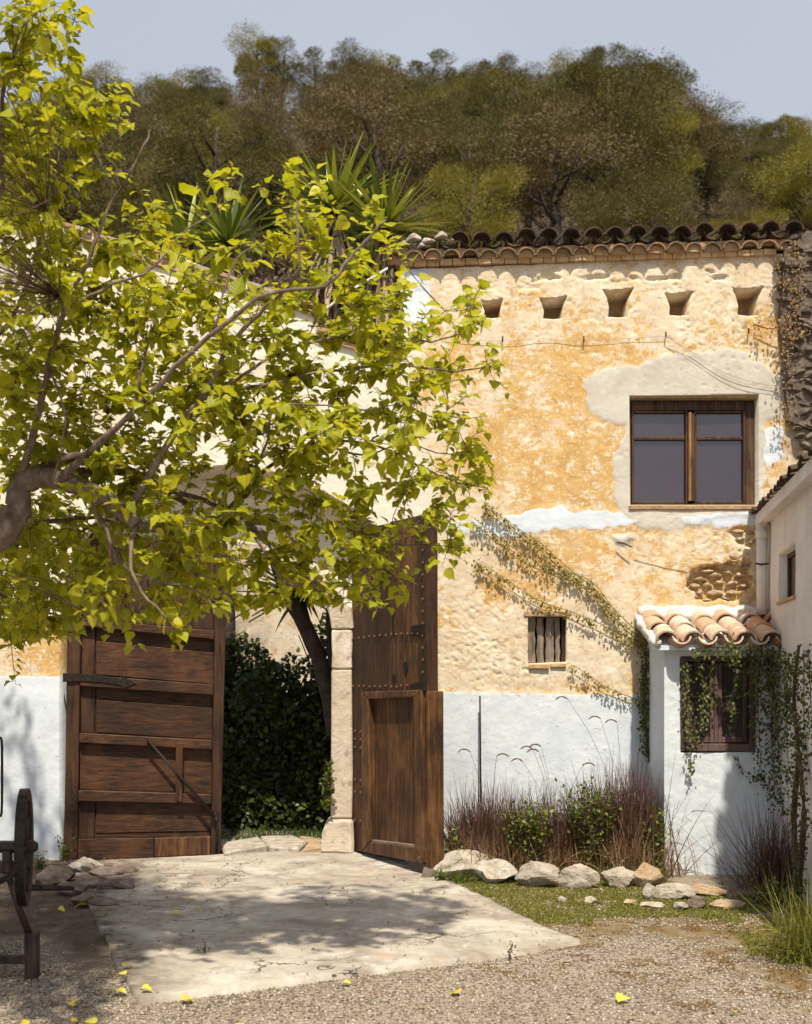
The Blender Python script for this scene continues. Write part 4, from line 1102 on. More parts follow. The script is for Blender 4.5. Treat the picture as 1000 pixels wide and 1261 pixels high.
ground_rock(802,1108,16,20,'small upright pale stone in front of the lean-to corner', LIMESTONE, 17, .6, group=GR)
ground_rock(832,1107,42,16,'flat pale stone at the foot of the lean-to wall', LIMESTONE, 18, .7, group=GR)
ground_rock(870,1103,46,12,'flat brown kerb stone under the ivy at the lean-to foot', RUBBLE, 19, .7, group=GR)
ground_rock(858,1119,24,14,'small grey lump on the grass before the flat stone', DARKST, 20, .7, group=GR)
ground_rock(840,1121,18,9,'tiny pale stone beside the grey lump on the grass', LIMESTONE, 21, .7, group=GR)
ground_rock(806,1118,26,7,'thin pale stone lying on the grass edge', LIMESTONE, 22, .7, group=GR)
ground_rock(777,1115,13,8,'tiny brown pebble stone on the grass below the grey block', RUBBLE, 23, .7, group=GR)
ground_rock(727,1113,14,8,'tiny white stone on the grass below the flat topped block', LIMESTONE, 25, .7, group=GR)
ground_rock(693,1112,10,8,'tiny pale stone on the grass below the pointed boulder', LIMESTONE, 26, .7, group=GR)
ground_rock(900,1119,36,12,'low brown stone by the dark grass clump', RUBBLE, 27, .7, group=GR)
GS = 'stones beside the left door leaf'
ground_rock(66,1092,36,26,'rounded grey boulder between the wheel and the left door leaf', DARKST, 31, .8, group=GS)
ground_rock(104,1078,40,20,'flat pale stone under the hinge of the left door leaf', LIMESTONE, 32, .7, group=GS)
for i, (px, py, ww, hh, lb) in enumerate([(128,1082,38,16,'low worn stone at the corner of the concrete, nearest the door'),(150,1078,32,14,'second low worn stone right of the flat pale one'),(112,1098,44,16,'broad worn stone sunk in soil before the flat pale stone'),
        (142,1100,40,15,'worn stone sunk in the concrete edge'),(104,1116,34,15,'narrow worn stone at the soil edge'),(84,1104,30,16,'dark lump behind the boulder by the wheel'),(126,1120,32,13,'thin worn stone furthest from the door')]):
    ground_rock(px, py, ww, hh, lb, DARKST, 40+i, .8, group=GS, rg=.25, sub=2)
GT = 'threshold stones of the gateway'
for i, (pts, lb) in enumerate([([(272,1042),(318,1035),(330,1046),(276,1055)],'left flat threshold stone, next to the closed leaf'),([(320,1035),(362,1033),(378,1042),(368,1050),(332,1047)],'broad pale middle threshold stone'),([(366,1034),(396,1036),(404,1047),(372,1051),(380,1042)],'brownish threshold stone at the jamb')]):
    q = [G(x, y, .03) for x, y in pts]
    bm = bevel(prism_bm([(a[0], a[1], .062+rnd.uniform(0,.015)) for a in q], [(a[0], a[1], -.02) for a in q]), .015)
    bmesh.ops.subdivide_edges(bm, edges=[e for e in bm.edges if e.calc_length() > .08], cuts=2, use_grid_fill=True)
    for v in bm.verts: v.co += Vector((rnd.uniform(-1,1), rnd.uniform(-1,1), rnd.uniform(-1,1)))*.005
    tag(bmobj('threshold_stone', bm, LIMESTONE if i < 2 else RUBBLE), lb, 'stone', GT)

# pebbles
oct_v = np.array([(1,0,0),(-1,0,0),(0,1,0),(0,-1,0),(0,0,.7),(0,0,-.7)], float)
oct_f = np.array([(0,2,4),(2,1,4),(1,3,4),(3,0,4),(2,0,5),(1,2,5),(3,1,5),(0,3,5)])
def scatter_pebbles(N, x0, x1, y0, y1, smin, smax):
    p = np.stack([rng.uniform(x0,x1,N), rng.uniform(y0,y1,N)], -1)
    s_ = sdf(p[:,0], p[:,1], AP)[0]; keep_ = s_ > 0.0
    mo = sdf(p[:,0], p[:,1], MOSSP)[0]; keep_ &= (mo > 0) | (fbm(p[:,0]*4, p[:,1]*4, 9, 5) < .52)
    p = p[keep_]; n_ = len(p)
    sc = np.exp(rng.uniform(np.log(smin), np.log(smax), n_))
    M = rot_from(np.stack([rng.normal(0,.3,n_), rng.normal(0,.3,n_), np.ones(n_)], -1))*sc[:,None,None]*rng.uniform(.7,1.3,(n_,1,3))
    T = np.concatenate([p, (ground_z(p[:,0], p[:,1])-.002+sc*.2)[:,None]], 1)
    V, F = inst_mesh(oct_v, oct_f, M, T); return V, F, np.repeat(rng.random(n_), 6)
V, F, lr = scatter_pebbles(60000, -2.4, 3.0, 5.1, 8.8, .0035, .0095)
tag(obj('gravel', V, F, PEBBLE, attrs={'lr': lr}), 'loose beige gravel spread in front of the concrete pavement', 'gravel', kind='stuff')

# ------------------------------------------------------------------ foliage kit
def ribbons(base, d, L, W, droop, nseg=5, tip=0.05, side=None, wprof=None):
    """curved blades: base (N,3), unit direction d (N,3), length, width, droop; returns V,F,per-blade vertex count"""
    N = len(base); L = np.broadcast_to(L, N); W = np.broadcast_to(W, N); droop = np.broadcast_to(droop, N)
    if side is None: side = np.cross(d, np.array([0,0,1.]))+rng.normal(0,.25,(N,3))
    side = side/(np.linalg.norm(side, axis=1, keepdims=True)+1e-9)
    t = np.linspace(0, 1, nseg+1); V = np.zeros((N, nseg+1, 2, 3))
    for k, tt in enumerate(t):
        c = base+d*(L*tt)[:,None]; c[:,2] -= droop*L*tt*tt
        wv = (wprof(tt) if wprof else (1-tt)**.7*(1-tip)+tip)
        V[:,k,0] = c-side*(W*wv/2)[:,None]; V[:,k,1] = c+side*(W*wv/2)[:,None]
    f = np.array([(2*k, 2*k+1, 2*k+3, 2*k+2) for k in range(nseg)])
    F = f[None]+(np.arange(N)*(nseg+1)*2)[:,None,None]
    return V.reshape(-1,3), F.reshape(-1,4), (nseg+1)*2
leaf_t = np.array([(0,0,0),(.34,.30,.06),(.30,.62,.05),(0,1,-.08),(-.30,.62,.05),(-.34,.30,.06),(0,.45,-.03)], float)
leaf_tf = np.array([(0,1,6),(1,2,6),(2,3,6),(3,4,6),(4,5,6),(5,0,6)])
def leaves(T, size, up=None, m_dir=None):
    """small simple leaves at points T"""
    N = len(T)
    z = (up if up is not None else np.array([0,0,1.]))+rng.normal(0,.7,(N,3))
    M = rot_from(z, m_dir if m_dir is not None else None)
    s_ = size*rng.uniform(.6,1.3,N); M = M*s_[:,None,None]
    V, F = inst_mesh(leaf_t, leaf_tf, M, T); return V, F, np.repeat(rng.random(N), 7)

def grass_clump(name, loc, h, N, label, mat, cat='grass', lean=.45, width=.006, heads=0, group=None, w2=None, dry=0, spread=.10, droop=.45):
    r_ = root(name, label, cat, loc, group); loc = np.array(loc, float)
    a = rng.uniform(0, 2*np.pi, N); tilt = np.abs(rng.normal(0, lean, N))
    d = np.stack([np.cos(a)*np.sin(tilt), np.sin(a)*np.sin(tilt), np.cos(tilt)], -1)
    base = loc+np.stack([rng.normal(0,spread,N), rng.normal(0,spread*.8,N), np.zeros(N)], -1)
    V, F, k_ = ribbons(base, d, rng.uniform(.5,1.1,N)*h, width*rng.uniform(.6,1.4,N), rng.uniform(.1,1,N)*droop, 6)
    obj('blades', V, F, mat, r_, attrs={'lr': np.repeat(np.clip(rng.normal(.45,.25,N),0,1), k_)})
    if dry:
        a = rng.uniform(0, 2*np.pi, dry); tilt = np.abs(rng.normal(0, lean*1.3, dry))
        d = np.stack([np.cos(a)*np.sin(tilt), np.sin(a)*np.sin(tilt), np.cos(tilt)], -1)
        base = loc+np.stack([rng.normal(0,spread*1.1,dry), rng.normal(-.20,.07,dry), np.zeros(dry)], -1)
        V, F, k_ = ribbons(base, d, rng.uniform(.4,1.0,dry)*h*.60, width*rng.uniform(.6,1.2,dry), rng.uniform(.2,1.3,dry)*droop, 5)
        obj('dry_blades', V, F, DRYG, r_, attrs={'lr': np.repeat(rng.random(dry), k_)})
    for i in range(heads):
        aa = rnd.uniform(0, 2*math.pi); L = h*rnd.uniform(1.15,1.5); lx = rnd.uniform(.1,.35)
        p = [loc+np.array([math.cos(aa)*L*lx*t*t*1.3, -abs(math.sin(aa))*L*lx*t*t*.5, L*(t-.10*t*t)]) for t in np.linspace(0, 1, 6)]
        e = p[-1]; dx = math.copysign(1, math.cos(aa))
        hd = smooth_path([e, e+np.array([dx*.03,0,.018]), e+np.array([dx*.07,-.01,.018]), e+np.array([dx*.10,-.01,-.006])], 3)
        V, F = tube(p, .0016, 4); tube(hd, [.002]+[.0055]*(len(hd)-3)+[.004,.002], 5, V, F, .3)
        obj('seed_head', [tuple(v) for v in V], F, PURP, r_, attrs={'lr': rng.random(len(V))*.6+.3})
    return r_
def leafy(name, loc, h, w_, nstem, label, mat, size=.03, cat='plant', per=16, group=None):
    r_ = root(name, label, cat, loc, group); loc = np.array(loc, float); V, F, T = [], [], []
    for i in range(nstem):
        a = rnd.uniform(0, 2*math.pi); L = h*rnd.uniform(.55,1); q = w_*rnd.uniform(.2,1)
        p = [loc+np.array([math.cos(a)*q*t**1.4+.01*rnd.uniform(-1,1), math.sin(a)*q*.7*t**1.4, L*t]) for t in np.linspace(0, 1, 5)]
        tube(p, [.003,.003,.0025,.002,.001], 4, V, F)
        for j in range(per):
            t = rnd.uniform(.12, 1); kk = min(3, int(t*4)); f = t*4-kk
            T.append(p[kk]*(1-f)+p[kk+1]*f+np.array([rnd.gauss(0,.02), rnd.gauss(0,.02), rnd.gauss(0,.01)]))
    obj('stems', [tuple(v) for v in V], F, TWIG, r_)
    V, F, lr = leaves(np.array(T), size); obj('foliage', V, F, mat, r_, attrs={'lr': lr})
    return r_
def vine(name, paths, label, mat, size=.02, dens=60, spread=.03, hang=.05, rad=.004, cat='vine', droopy=True):
    """paths: list of world point lists"""
    r_ = root(name, label, cat, paths[0][0]); V, F, T, D = [], [], [], []
    for pth in paths:
        sp = smooth_path(pth, 5); L = sum(np.linalg.norm(sp[i+1]-sp[i]) for i in range(len(sp)-1))
        tube(sp, [rad*(1-.6*i/len(sp)) for i in range(len(sp))], 5, V, F, .15)
        for i in range(int(L*dens)):
            t = rnd.random()*(len(sp)-1.001); k = int(t); c = sp[k]*(1-t+k)+sp[k+1]*(t-k)
            T.append(c+np.array([rnd.gauss(0,spread), -abs(rnd.gauss(0,spread*.6))-.008, rnd.gauss(0,spread)-abs(rnd.gauss(0,hang))]))
            D.append((rnd.gauss(0,.4), rnd.gauss(-.2,.3), -1 if droopy else rnd.gauss(0,1)))
    obj('stem', [tuple(v) for v in V], F, TWIG, r_, kind='stuff' if len(paths) > 1 else None)
    T = np.array(T); y = np.array(D)
    z = np.array([0,-1.,.35])+rng.normal(0,.45,(len(T),3)); x = np.cross(y, z)
    V, F = inst_mesh(leaf_t, leaf_tf, rot_from(z, x)*(size*rng.uniform(.6,1.4,len(T)))[:,None,None], T)
    obj('foliage', V, F, mat, r_, attrs={'lr': np.repeat(rng.random(len(T)), 7)})
    return r_

# wall vines
W = 9.965
vine('wall_vine', [[P(796,788,W),P(760,764,W),P(735,728,W),P(700,700,W),P(665,668,W),P(640,652,W),P(612,632,W),P(596,618,W)],
                   [P(790,782,W),P(758,752,W),P(728,716,W),P(690,702,W),P(650,686,W),P(615,662,W),P(580,636,W)]],
     'thick double strand of yellowing creeper slanting up the ochre wall', VINEY, .023, 330, .016, .045)
vine('wall_vine', [[P(794,792,W),P(762,780,W),P(735,766,W),P(700,752,W),P(665,740,W),P(630,718,W),P(600,698,W),P(585,692,W)]],
     'thin single creeper strand crossing just above the boarded window', VINEY, .024, 260, .012, .03)
vine('wall_vine', [[P(796,866,W),P(770,856,W),P(745,845,W),P(720,828,W),P(700,816,W)]],
     'short thin creeper strand from the boarded window down to the white band', VINEY, .022, 220, .010, .03)
vine('wall_vine', [[P(797,925,W-.03),P(796,880,W-.03),P(794,840,W-.03),P(796,795,W-.03)], [P(799,930,W-.03),P(792,870,W-.03),P(798,800,W-.03)]],
     'upright dark creeper in the corner between the farmhouse and the lean-to', IVY, .024, 420, .028, .02, .008)
# ivy over the hut
Yf = HY-.05
def IV(px, py):
    return P(px, py, Yf-.06) if px < 948 else apl.at(px, py, -.06)
vine('ivy', [[IV(985,1100),IV(978,1010),IV(983,930),IV(978,860),IV(984,795)], [IV(983,1100),IV(990,1000),IV(980,900)]],
     'old thick ivy stem climbing the wall at the right end of the lean-to', IVY, .024, 170, .03, .02, .026)
hang = []
for x0, y0, y1, dx in [(930,800,960,8),(938,800,900,-10),(945,800,990,10),(953,800,930,-4),(960,800,880,10),(967,800,960,4),(972,805,900,-5),(942,800,870,14),(990,800,930,0),(996,800,900,4),(934,805,850,-3),(950,800,1000,14),(925,798,830,-3)]:
    hang.append([IV(x0,y0),IV(x0+dx*.5,(y0+y1)/2),IV(x0+dx,y1)])
vine('ivy', hang, 'loose curtain of ivy hanging right of the lean-to window', IVY, .024, 210, .03, .03, .004)
vine('ivy', [[P(900,784,9.1),P(903,800,9.1),P(908,830,Yf-.03),P(900,860,Yf),P(904,885,Yf)],[P(905,840,Yf),P(915,850,Yf),P(925,848,Yf)]],
     'bright ivy tress falling over the middle of the lean-to window', IVY, .028, 240, .022, .03, .003)
vine('ivy', [[P(846,812,Yf),P(844,860,Yf),P(849,900,Yf),P(850,948,Yf)],[P(862,815,Yf),P(866,860,Yf),P(858,905,Yf)],[P(876,812,Yf),P(872,860,Yf),P(864,890,Yf)]],
     'thin ivy strands screening the left half of the lean-to window', IVY, .024, 230, .022, .03, .003)
vine('ivy', [[P(905,930,Yf+.02),P(915,948,Yf+.02),P(935,958,Yf+.02),P(950,968,Yf+.02)]], 'small trailing ivy shoot on the white wall below the window', IVY, .022, 110, .012, .02, .002)
vine('ivy', [[P(855,800,Yf-.08),P(880,797,Yf-.1),P(915,797,Yf-.1),P(960,795,Yf-.12),P(1000,800,Yf-.12)]], 'ivy runner along the eaves of the lean-to', IVY, .026, 260, .03, .04, .005)
vine('wall_creeper', [[P(975,300,9.84),P(985,340,9.84),P(972,390,9.84),P(968,440,9.86),P(965,520,9.9)],[P(955,322,9.93),P(962,340,9.9),P(968,350,9.88)],[P(930,400,9.95),P(950,405,9.93),P(975,400,9.88),P(990,410,9.84)]],
     'dull brown-green creeper on the mossy stone corner beside the eaves', RUSTG, .022, 300, .04, .03, .006)

# bed plants
BY = 9.52
grass_clump('fountain_grass', (P(604,1068,BY)[0], BY, 0), .86, 1700, 'wide purple fountain grass clump nearest the open door, straw coloured below', PURP, heads=2, dry=1700, lean=.40, spread=.17, group='purple grass clumps in the bed', width=.0095)
grass_clump('fountain_grass', (P(686,1068,BY)[0], BY, 0), .80, 1400, 'middle purple fountain grass clump with arching seed heads', PURP, heads=5, dry=1300, lean=.36, spread=.17, group='purple grass clumps in the bed', width=.0095)
grass_clump('fountain_grass', (P(768,1068,BY)[0], BY, 0), 1.06, 1900, 'tallest dark purple fountain grass clump, next to the lean-to corner', PURP, heads=3, dry=1200, lean=.28, spread=.16, group='purple grass clumps in the bed', width=.0095)
grass_clump('weedy_grass', P(955,1105,8.75), .95, 800, 'dark wiry grass clump at the ivy stem', PURP, heads=2, dry=120, lean=.55, spread=.12, width=.006)
grass_clump('green_tussock', G(1000,1182), .62, 900, 'bright green arching grass tussock at the right edge', GRASS, lean=.75, spread=.10, width=.006, droop=.8)
for px, py, h, ww, n_, lb in [(650,1070,.62,.26,90,'low green weeds between the first and middle grass clumps'),(725,1068,.78,.28,90,'leafy green weed between the middle and tallest grass clumps'),
        (806,1072,.60,.11,34,'bright green weed at the lean-to corner'),(560,1062,.45,.10,10,'small weed between the door edge and the first grass clump'),(745,1062,.95,.12,8,'tall thin spindly weed in front of the white band')]:
    leafy('weed', (P(px, py, BY-.28)[0], BY-.28, 0), h, ww, n_, lb, WEED, .034, group='weeds in the bed')
leafy('weed', P(945,1128,8.1), .28, .22, 26, 'low leafy weeds in front of the dark wiry clump', WEED, .034, per=12)
leafy('weed', P(905,1128,8.1), .14, .22, 22, 'small ground weeds left of the wiry clump', WEED, .026, per=10)
leafy('weed', P(403,1000,10.2), .48, .07, 9, 'bright green sprig growing at the foot of the gate jamb', WEED, .045)
leafy('weed', P(80,1062,9.9), .22, .10, 12, 'small weeds at the foot of the white wall beside the hinge', WEED, .022)
leafy('weed', G(50,1072), .16, .10, 10, 'small weeds behind the grey boulder', WEED, .022)
leafy('weed', G(545,1088), .12, .08, 8, 'tiny weeds under the open door', WEED, .022)
leafy('weed', G(252,1180), .10, .03, 4, 'single tiny seedling in a crack of the concrete', WEED, .015, per=6)
leafy('weed', G(627,1182), .11, .02, 4, 'single small seedling at the right tip of the concrete', WEED, .016, per=6)

# low grass and rusty ground cover
def blades_patch(name, polys, N, h, mat, label, cat, width=.005, seed=0, thr=None):
    xs_ = [p[0] for q in polys for p in q]; ys_ = [p[1] for q in polys for p in q]
    p = np.stack([rng.uniform(min(xs_), max(xs_), N), rng.uniform(min(ys_), max(ys_), N)], -1)
    k_ = np.zeros(N, bool)
    for q in polys: k_ |= sdf(p[:,0], p[:,1], q)[0]+.12*(fbm(p[:,0]*6, p[:,1]*6, seed, 4)-.5)*2 < 0
    k_ &= sdf(p[:,0], p[:,1], AP)[0] > -.01
    if thr is not None: k_ &= fbm(p[:,0]*9+seed, p[:,1]*9, seed+5, 4) > thr
    p = p[k_]; n_ = len(p)
    a = rng.uniform(0, 2*np.pi, n_); ti = np.abs(rng.normal(0,.7,n_))
    d = np.stack([np.cos(a)*np.sin(ti), np.sin(a)*np.sin(ti), np.cos(ti)], -1)
    V, F, kk = ribbons(np.concatenate([p, ground_z(p[:,0], p[:,1])[:,None]-.004], 1), d, h*rng.uniform(.4,1.3,n_), width*rng.uniform(.6,1.4,n_), .5, 2)
    tag(obj(name, V, F, mat, attrs={'lr': np.repeat(rng.random(n_), kk)}), label, cat, kind='stuff')
g2 = lambda L_: [tuple(G(*p)[:2]) for p in L_]
blades_patch('grass_patch', [g2([(548,1076),(640,1078),(700,1078),(800,1082),(905,1108),(930,1130),(870,1132),(760,1128),(700,1142),(650,1135),(600,1108)])], 120000, .032, GRASS, 'short yellow-green grass below the edging rocks', 'grass', .006, 3, .30)
blades_patch('grass_patch', [g2([(560,1068),(800,1068),(812,1085),(700,1084),(560,1088)])], 22000, .20, WEED, 'longer green grass growing among the bed rocks', 'grass', .006, 5)
blades_patch('ground_cover', [g2([(640,1135),(700,1142),(780,1128),(930,1126),(1005,1150),(1005,1235),(950,1215),(880,1190),(800,1150),(730,1150),(700,1165),(640,1150)])], 60000, .014, RUSTG, 'rusty brown ground cover creeping over the gravel', 'ground cover', .007, 7, .50)
blades_patch('grass_patch', [g2([(850,1108),(930,1100),(1010,1105),(1010,1200),(950,1190),(900,1150),(860,1135)])], 40000, .05, GRASS, 'untidy low grass and weeds between the wiry clump and the tussock', 'grass', .006, 14, .46)
blades_patch('ground_cover', [g2([(600,1172),(720,1160),(900,1180),(1000,1235),(900,1250),(700,1215),(560,1192)])], 60000, .014, RUSTG, 'scattered rusty tufts on the gravel further out', 'ground cover', .007, 8, .62)
blades_patch('grass_patch', [g2([(90,1062),(272,1060),(272,1066),(120,1076)]), g2([(170,1238),(400,1206),(600,1182),(600,1188),(400,1214),(172,1246)]), g2([(300,1040),(340,1038),(340,1050),(310,1054)]), g2([(380,1040),(410,1042),(410,1050),(380,1050)])], 30000, .03, WEED, 'thin grass in the joints round the concrete', 'grass', .004, 9, .5)

# standing rod by the white band
tag(tube_obj('iron_rod', [P(592,990,9.85), P(591.5,900,9.88), P(591,857,9.9)], .0075, IRON, None, 6), 'thin black rod standing against the white band behind the first grass clump', 'rod')
# wires
wire = root('wall_cable', 'thin grey cable pinned along the ochre wall below the square holes', 'cable', P(560,418,9.97))
tube_obj('cable', smooth_path([P(548,417,9.982), P(619,420,9.978), P(670,417,9.982), P(719,420,9.978), P(770,417,9.982), P(820,414,9.978)], 4), .0020, CABLE, wire, 5)
tube_obj('cable', smooth_path([P(820,414,9.955), P(850,432,9.965), P(890,458,9.965), P(935,472,9.965), P(982,478,9.95)], 5), .0024, CABLE, wire, 5)
tube_obj('cable', smooth_path([P(822,414,9.95), P(852,436,9.96), P(895,464,9.96), P(935,476,9.96), P(982,479,9.945)], 5), .0020, CABLE, wire, 5)
for px_, py_ in [(619,418),(719,418),(820,413),(922,408)]:
    tube_obj('clip', [P(px_,py_-4,9.97), P(px_,py_+3,9.968)], .007, RUBBERB, wire, 6)
tag(tube_obj('loose_cable', smooth_path([P(932,660,9.96), P(915,672,9.95), P(895,684,9.95), P(860,694,9.955), P(820,690,9.96), P(782,680,9.96)], 4), .0035, PIPEW, None, 5), 'pale cable running from the drainpipe across the ochre wall', 'cable')
tag(tube_obj('iron_hook', [P(760,668,9.955), P(768,669,9.93), P(778,674,9.92)], .006, IRON, None, 5), 'small bent iron hook in the grey cement spot', 'hook')

# ------------------------------------------------------------------ beyond the gateway
bw_ = root('far_wall', 'sunlit cream wall seen through the gateway', 'wall', (-2, 16, 0))
V, F, at = sheet(-6, 1, -.1, 3.2, .05, None, [], lambda u, v, d: np.stack([u, 15.5+d, v], -1), lambda u, v: .05*(fbm(u*2, v*2, 88, 5)-.5),
    {'white': lambda u, v: 0*u, 'cement': lambda u, v: 0*u, 'lime': lambda u, v: 0*u+.55, 'ochre': lambda u, v: 0*u+.5, 'rough': lambda u, v: 0*u+.9, 'dirt': lambda u, v: 0*u+.3})
obj('wall_face', V, F, FACADE, bw_, attrs=at, smooth=True)
def bush(name, c, r, N, label, mat, size, cat='shrub', kind=None):
    rr_ = root(name, label, cat, (c[0], c[1], 0))
    T = []
    nb_ = 14; cs = [(np.array(c)+np.array([rnd.uniform(-1,1)*r[0]*.6, rnd.uniform(-1,1)*r[1]*.6, rnd.uniform(-.9,.8)*r[2]*.7]), rnd.uniform(.35,.6)) for _ in range(nb_)]
    for i in range(N):
        cc, q = cs[rnd.randrange(nb_)]; v = np.array([rnd.gauss(0,1), rnd.gauss(0,1), rnd.gauss(0,1)]); v /= np.linalg.norm(v)
        p = cc+v*q*np.array(r)*rnd.uniform(.75,1.05)
        if p[2] > .02: T.append(p)
    V, F, lr = leaves(np.array(T), size, np.array([0,-.4,.6])); obj('foliage', V, F, mat, rr_, attrs={'lr': lr})
    V, F = [], []
    for i in range(7):
        tube([(c[0]+rnd.uniform(-.2,.2), c[1], 0), (c[0]+rnd.uniform(-.5,.5)*r[0], c[1]+rnd.uniform(-.2,.2), c[2]), (c[0]+rnd.uniform(-.8,.8)*r[0], c[1], c[2]+r[2]*.6)], [.02,.012,.005], 5, V, F)
    obj('branches', [tuple(v) for v in V], F, TWIG, rr_)
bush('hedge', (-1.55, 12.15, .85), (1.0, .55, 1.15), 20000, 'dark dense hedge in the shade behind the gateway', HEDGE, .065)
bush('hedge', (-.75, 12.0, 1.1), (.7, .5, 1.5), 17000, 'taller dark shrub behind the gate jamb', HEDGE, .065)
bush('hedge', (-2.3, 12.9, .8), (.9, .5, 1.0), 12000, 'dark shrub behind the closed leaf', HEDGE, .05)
blades_patch('grass_patch', [[(-2.6,11.0),(-.4,10.8),(-.4,11.7),(-2.6,11.7)]], 9000, .14, HEDGE, 'shaded green weeds at the foot of the hedge', 'grass', .012, 12)

# ------------------------------------------------------------------ yuccas behind the wall
def sword_mesh(nm, mat, droop, wid, seed, curl=0):
    base = np.array([[0,0,0.]]); d = np.array([[0,1.,0]])
    V, F, _ = ribbons(base, d, 1.0, wid, droop, 7, side=np.array([[1.,0,0]]), wprof=lambda t: (.55+.9*t if t < .4 else .91*(1-(t-.4)/.6)**.8+.02))
    V = V.copy(); V2 = []
    for i in range(0, len(V), 2):       # channelled section
        a, b = V[i], V[i+1]; V2 += [a+np.array([0,0,.012]), (a+b)/2, b+np.array([0,0,.012])]
    F2 = []
    for k in range(7):
        for j in range(2): F2.append((3*k+j, 3*k+j+1, 3*k+3+j+1, 3*k+3+j))
    me = mesh(nm, np.array(V2), np.array(F2), True); me.materials.append(mat)
    at_ = me.attributes.new('lr', 'FLOAT', 'POINT'); v0 = random.Random(seed).random(); at_.data.foreach_set('value', np.full(len(V2), v0, np.float32)); return me
swords = [sword_mesh('leaf', YUCCA, dr, .085, s_) for s_, dr in enumerate([.02,.06,.12,.2,.04,.1])]
deads = [sword_mesh('dead_leaf', YUCD, dr, .07, s_+20) for s_, dr in enumerate([.05,.1,.02,.15])]
def yucca_head(parent, c, r, n, lo=-.25, deadn=0):
    for i in range(n):
        el = math.asin(min(1, lo+(1-lo)*((i+.5)/n)**.9)); az = i*2.39996+rnd.uniform(-.2,.2)
        el = max(-.5, min(1.5, el+rnd.uniform(-.12,.12)))
        m = swords[rnd.randrange(6)]; L = r*rnd.uniform(.8,1.1)
        o = put('leaf', m, parent, c, (el, rnd.uniform(-.3,.3), az), (L,L,L*(1 if el > .1 else 1.6)))
    for i in range(deadn):
        az = i*2.39996; el = rnd.uniform(-1.5,-1.05); L = r*rnd.uniform(.9,1.5)
        cc = np.array(c)+np.array([math.cos(az+1.57)*.05, math.sin(az+1.57)*.05, -.1-rnd.random()*.35])
        put('dead_leaf', deads[rnd.randrange(4)], parent, cc, (el, rnd.uniform(-.3,.3), az), (L,L,L))
def yucca(label, heads, base, rad=.09, nl=48, nd=26):
    r_ = root('yucca_tree', label, 'yucca', base, 'yuccas behind the gateway wall')
    V, F = [], []
    for c, r, j in heads:
        b = np.array(base, float); c = np.array(c)
        tube(smooth_path([b, b*(1-.35)+c*.35+np.array([.1*j,0,0]), b*.3+c*.7, c], 3), [rad*(1-.05*i) for i in range(10)], 8, V, F, .15)
    obj('trunk', [tuple(v) for v in V], F, PBARK, r_, smooth=True)
    for c, r, j in heads: yucca_head(r_, c, r, nl, deadn=nd)
yucca('tall yucca with two big green heads standing between the gateway wall and the farmhouse roof', [(P(412,262,11.6), .78, -1), (P(474,284,11.4), .72, 1)], (-.55, 11.45, 0), nl=84, nd=60)
yucca('second yucca stem with a drooping head low behind the wall notch', [(P(446,345,11.5), .62, 0)], (-.35, 11.9, 0), nl=44, nd=50)
yucca('short broad yucca behind the sloping coping', [(P(282,300,12.4), .78, 0)], (-1.9, 12.4, 0))
yucca('smaller yucca at the left behind the coping', [(P(232,300,12.9), .72, 0)], (-2.5, 12.9, 0))
yucca('low yucca hidden by the mulberry leaves with fronds hanging into the gateway', [(P(372,735,11.3), .70, 0)], (-.42, 11.5, 0), nl=120, nd=0, rad=.04)
tag(tube_obj('leaning_trunk', smooth_path([P(412,905,11.2), P(398,830,11.2), P(378,775,11.2), P(352,725,11.2), P(330,650,11.2)], 3), [.075]*13, PBARK, None, 10, .08), 'leaning brown trunk seen in the top right of the gateway', 'trunk')
tag(tube_obj('white_conduit', [P(388,392,10.6), P(425,362,10.7), P(482,328,10.9)], .014, PIPEW, None, 8), 'thin white pole slanting across the yucca leaves behind the wall notch', 'pole')

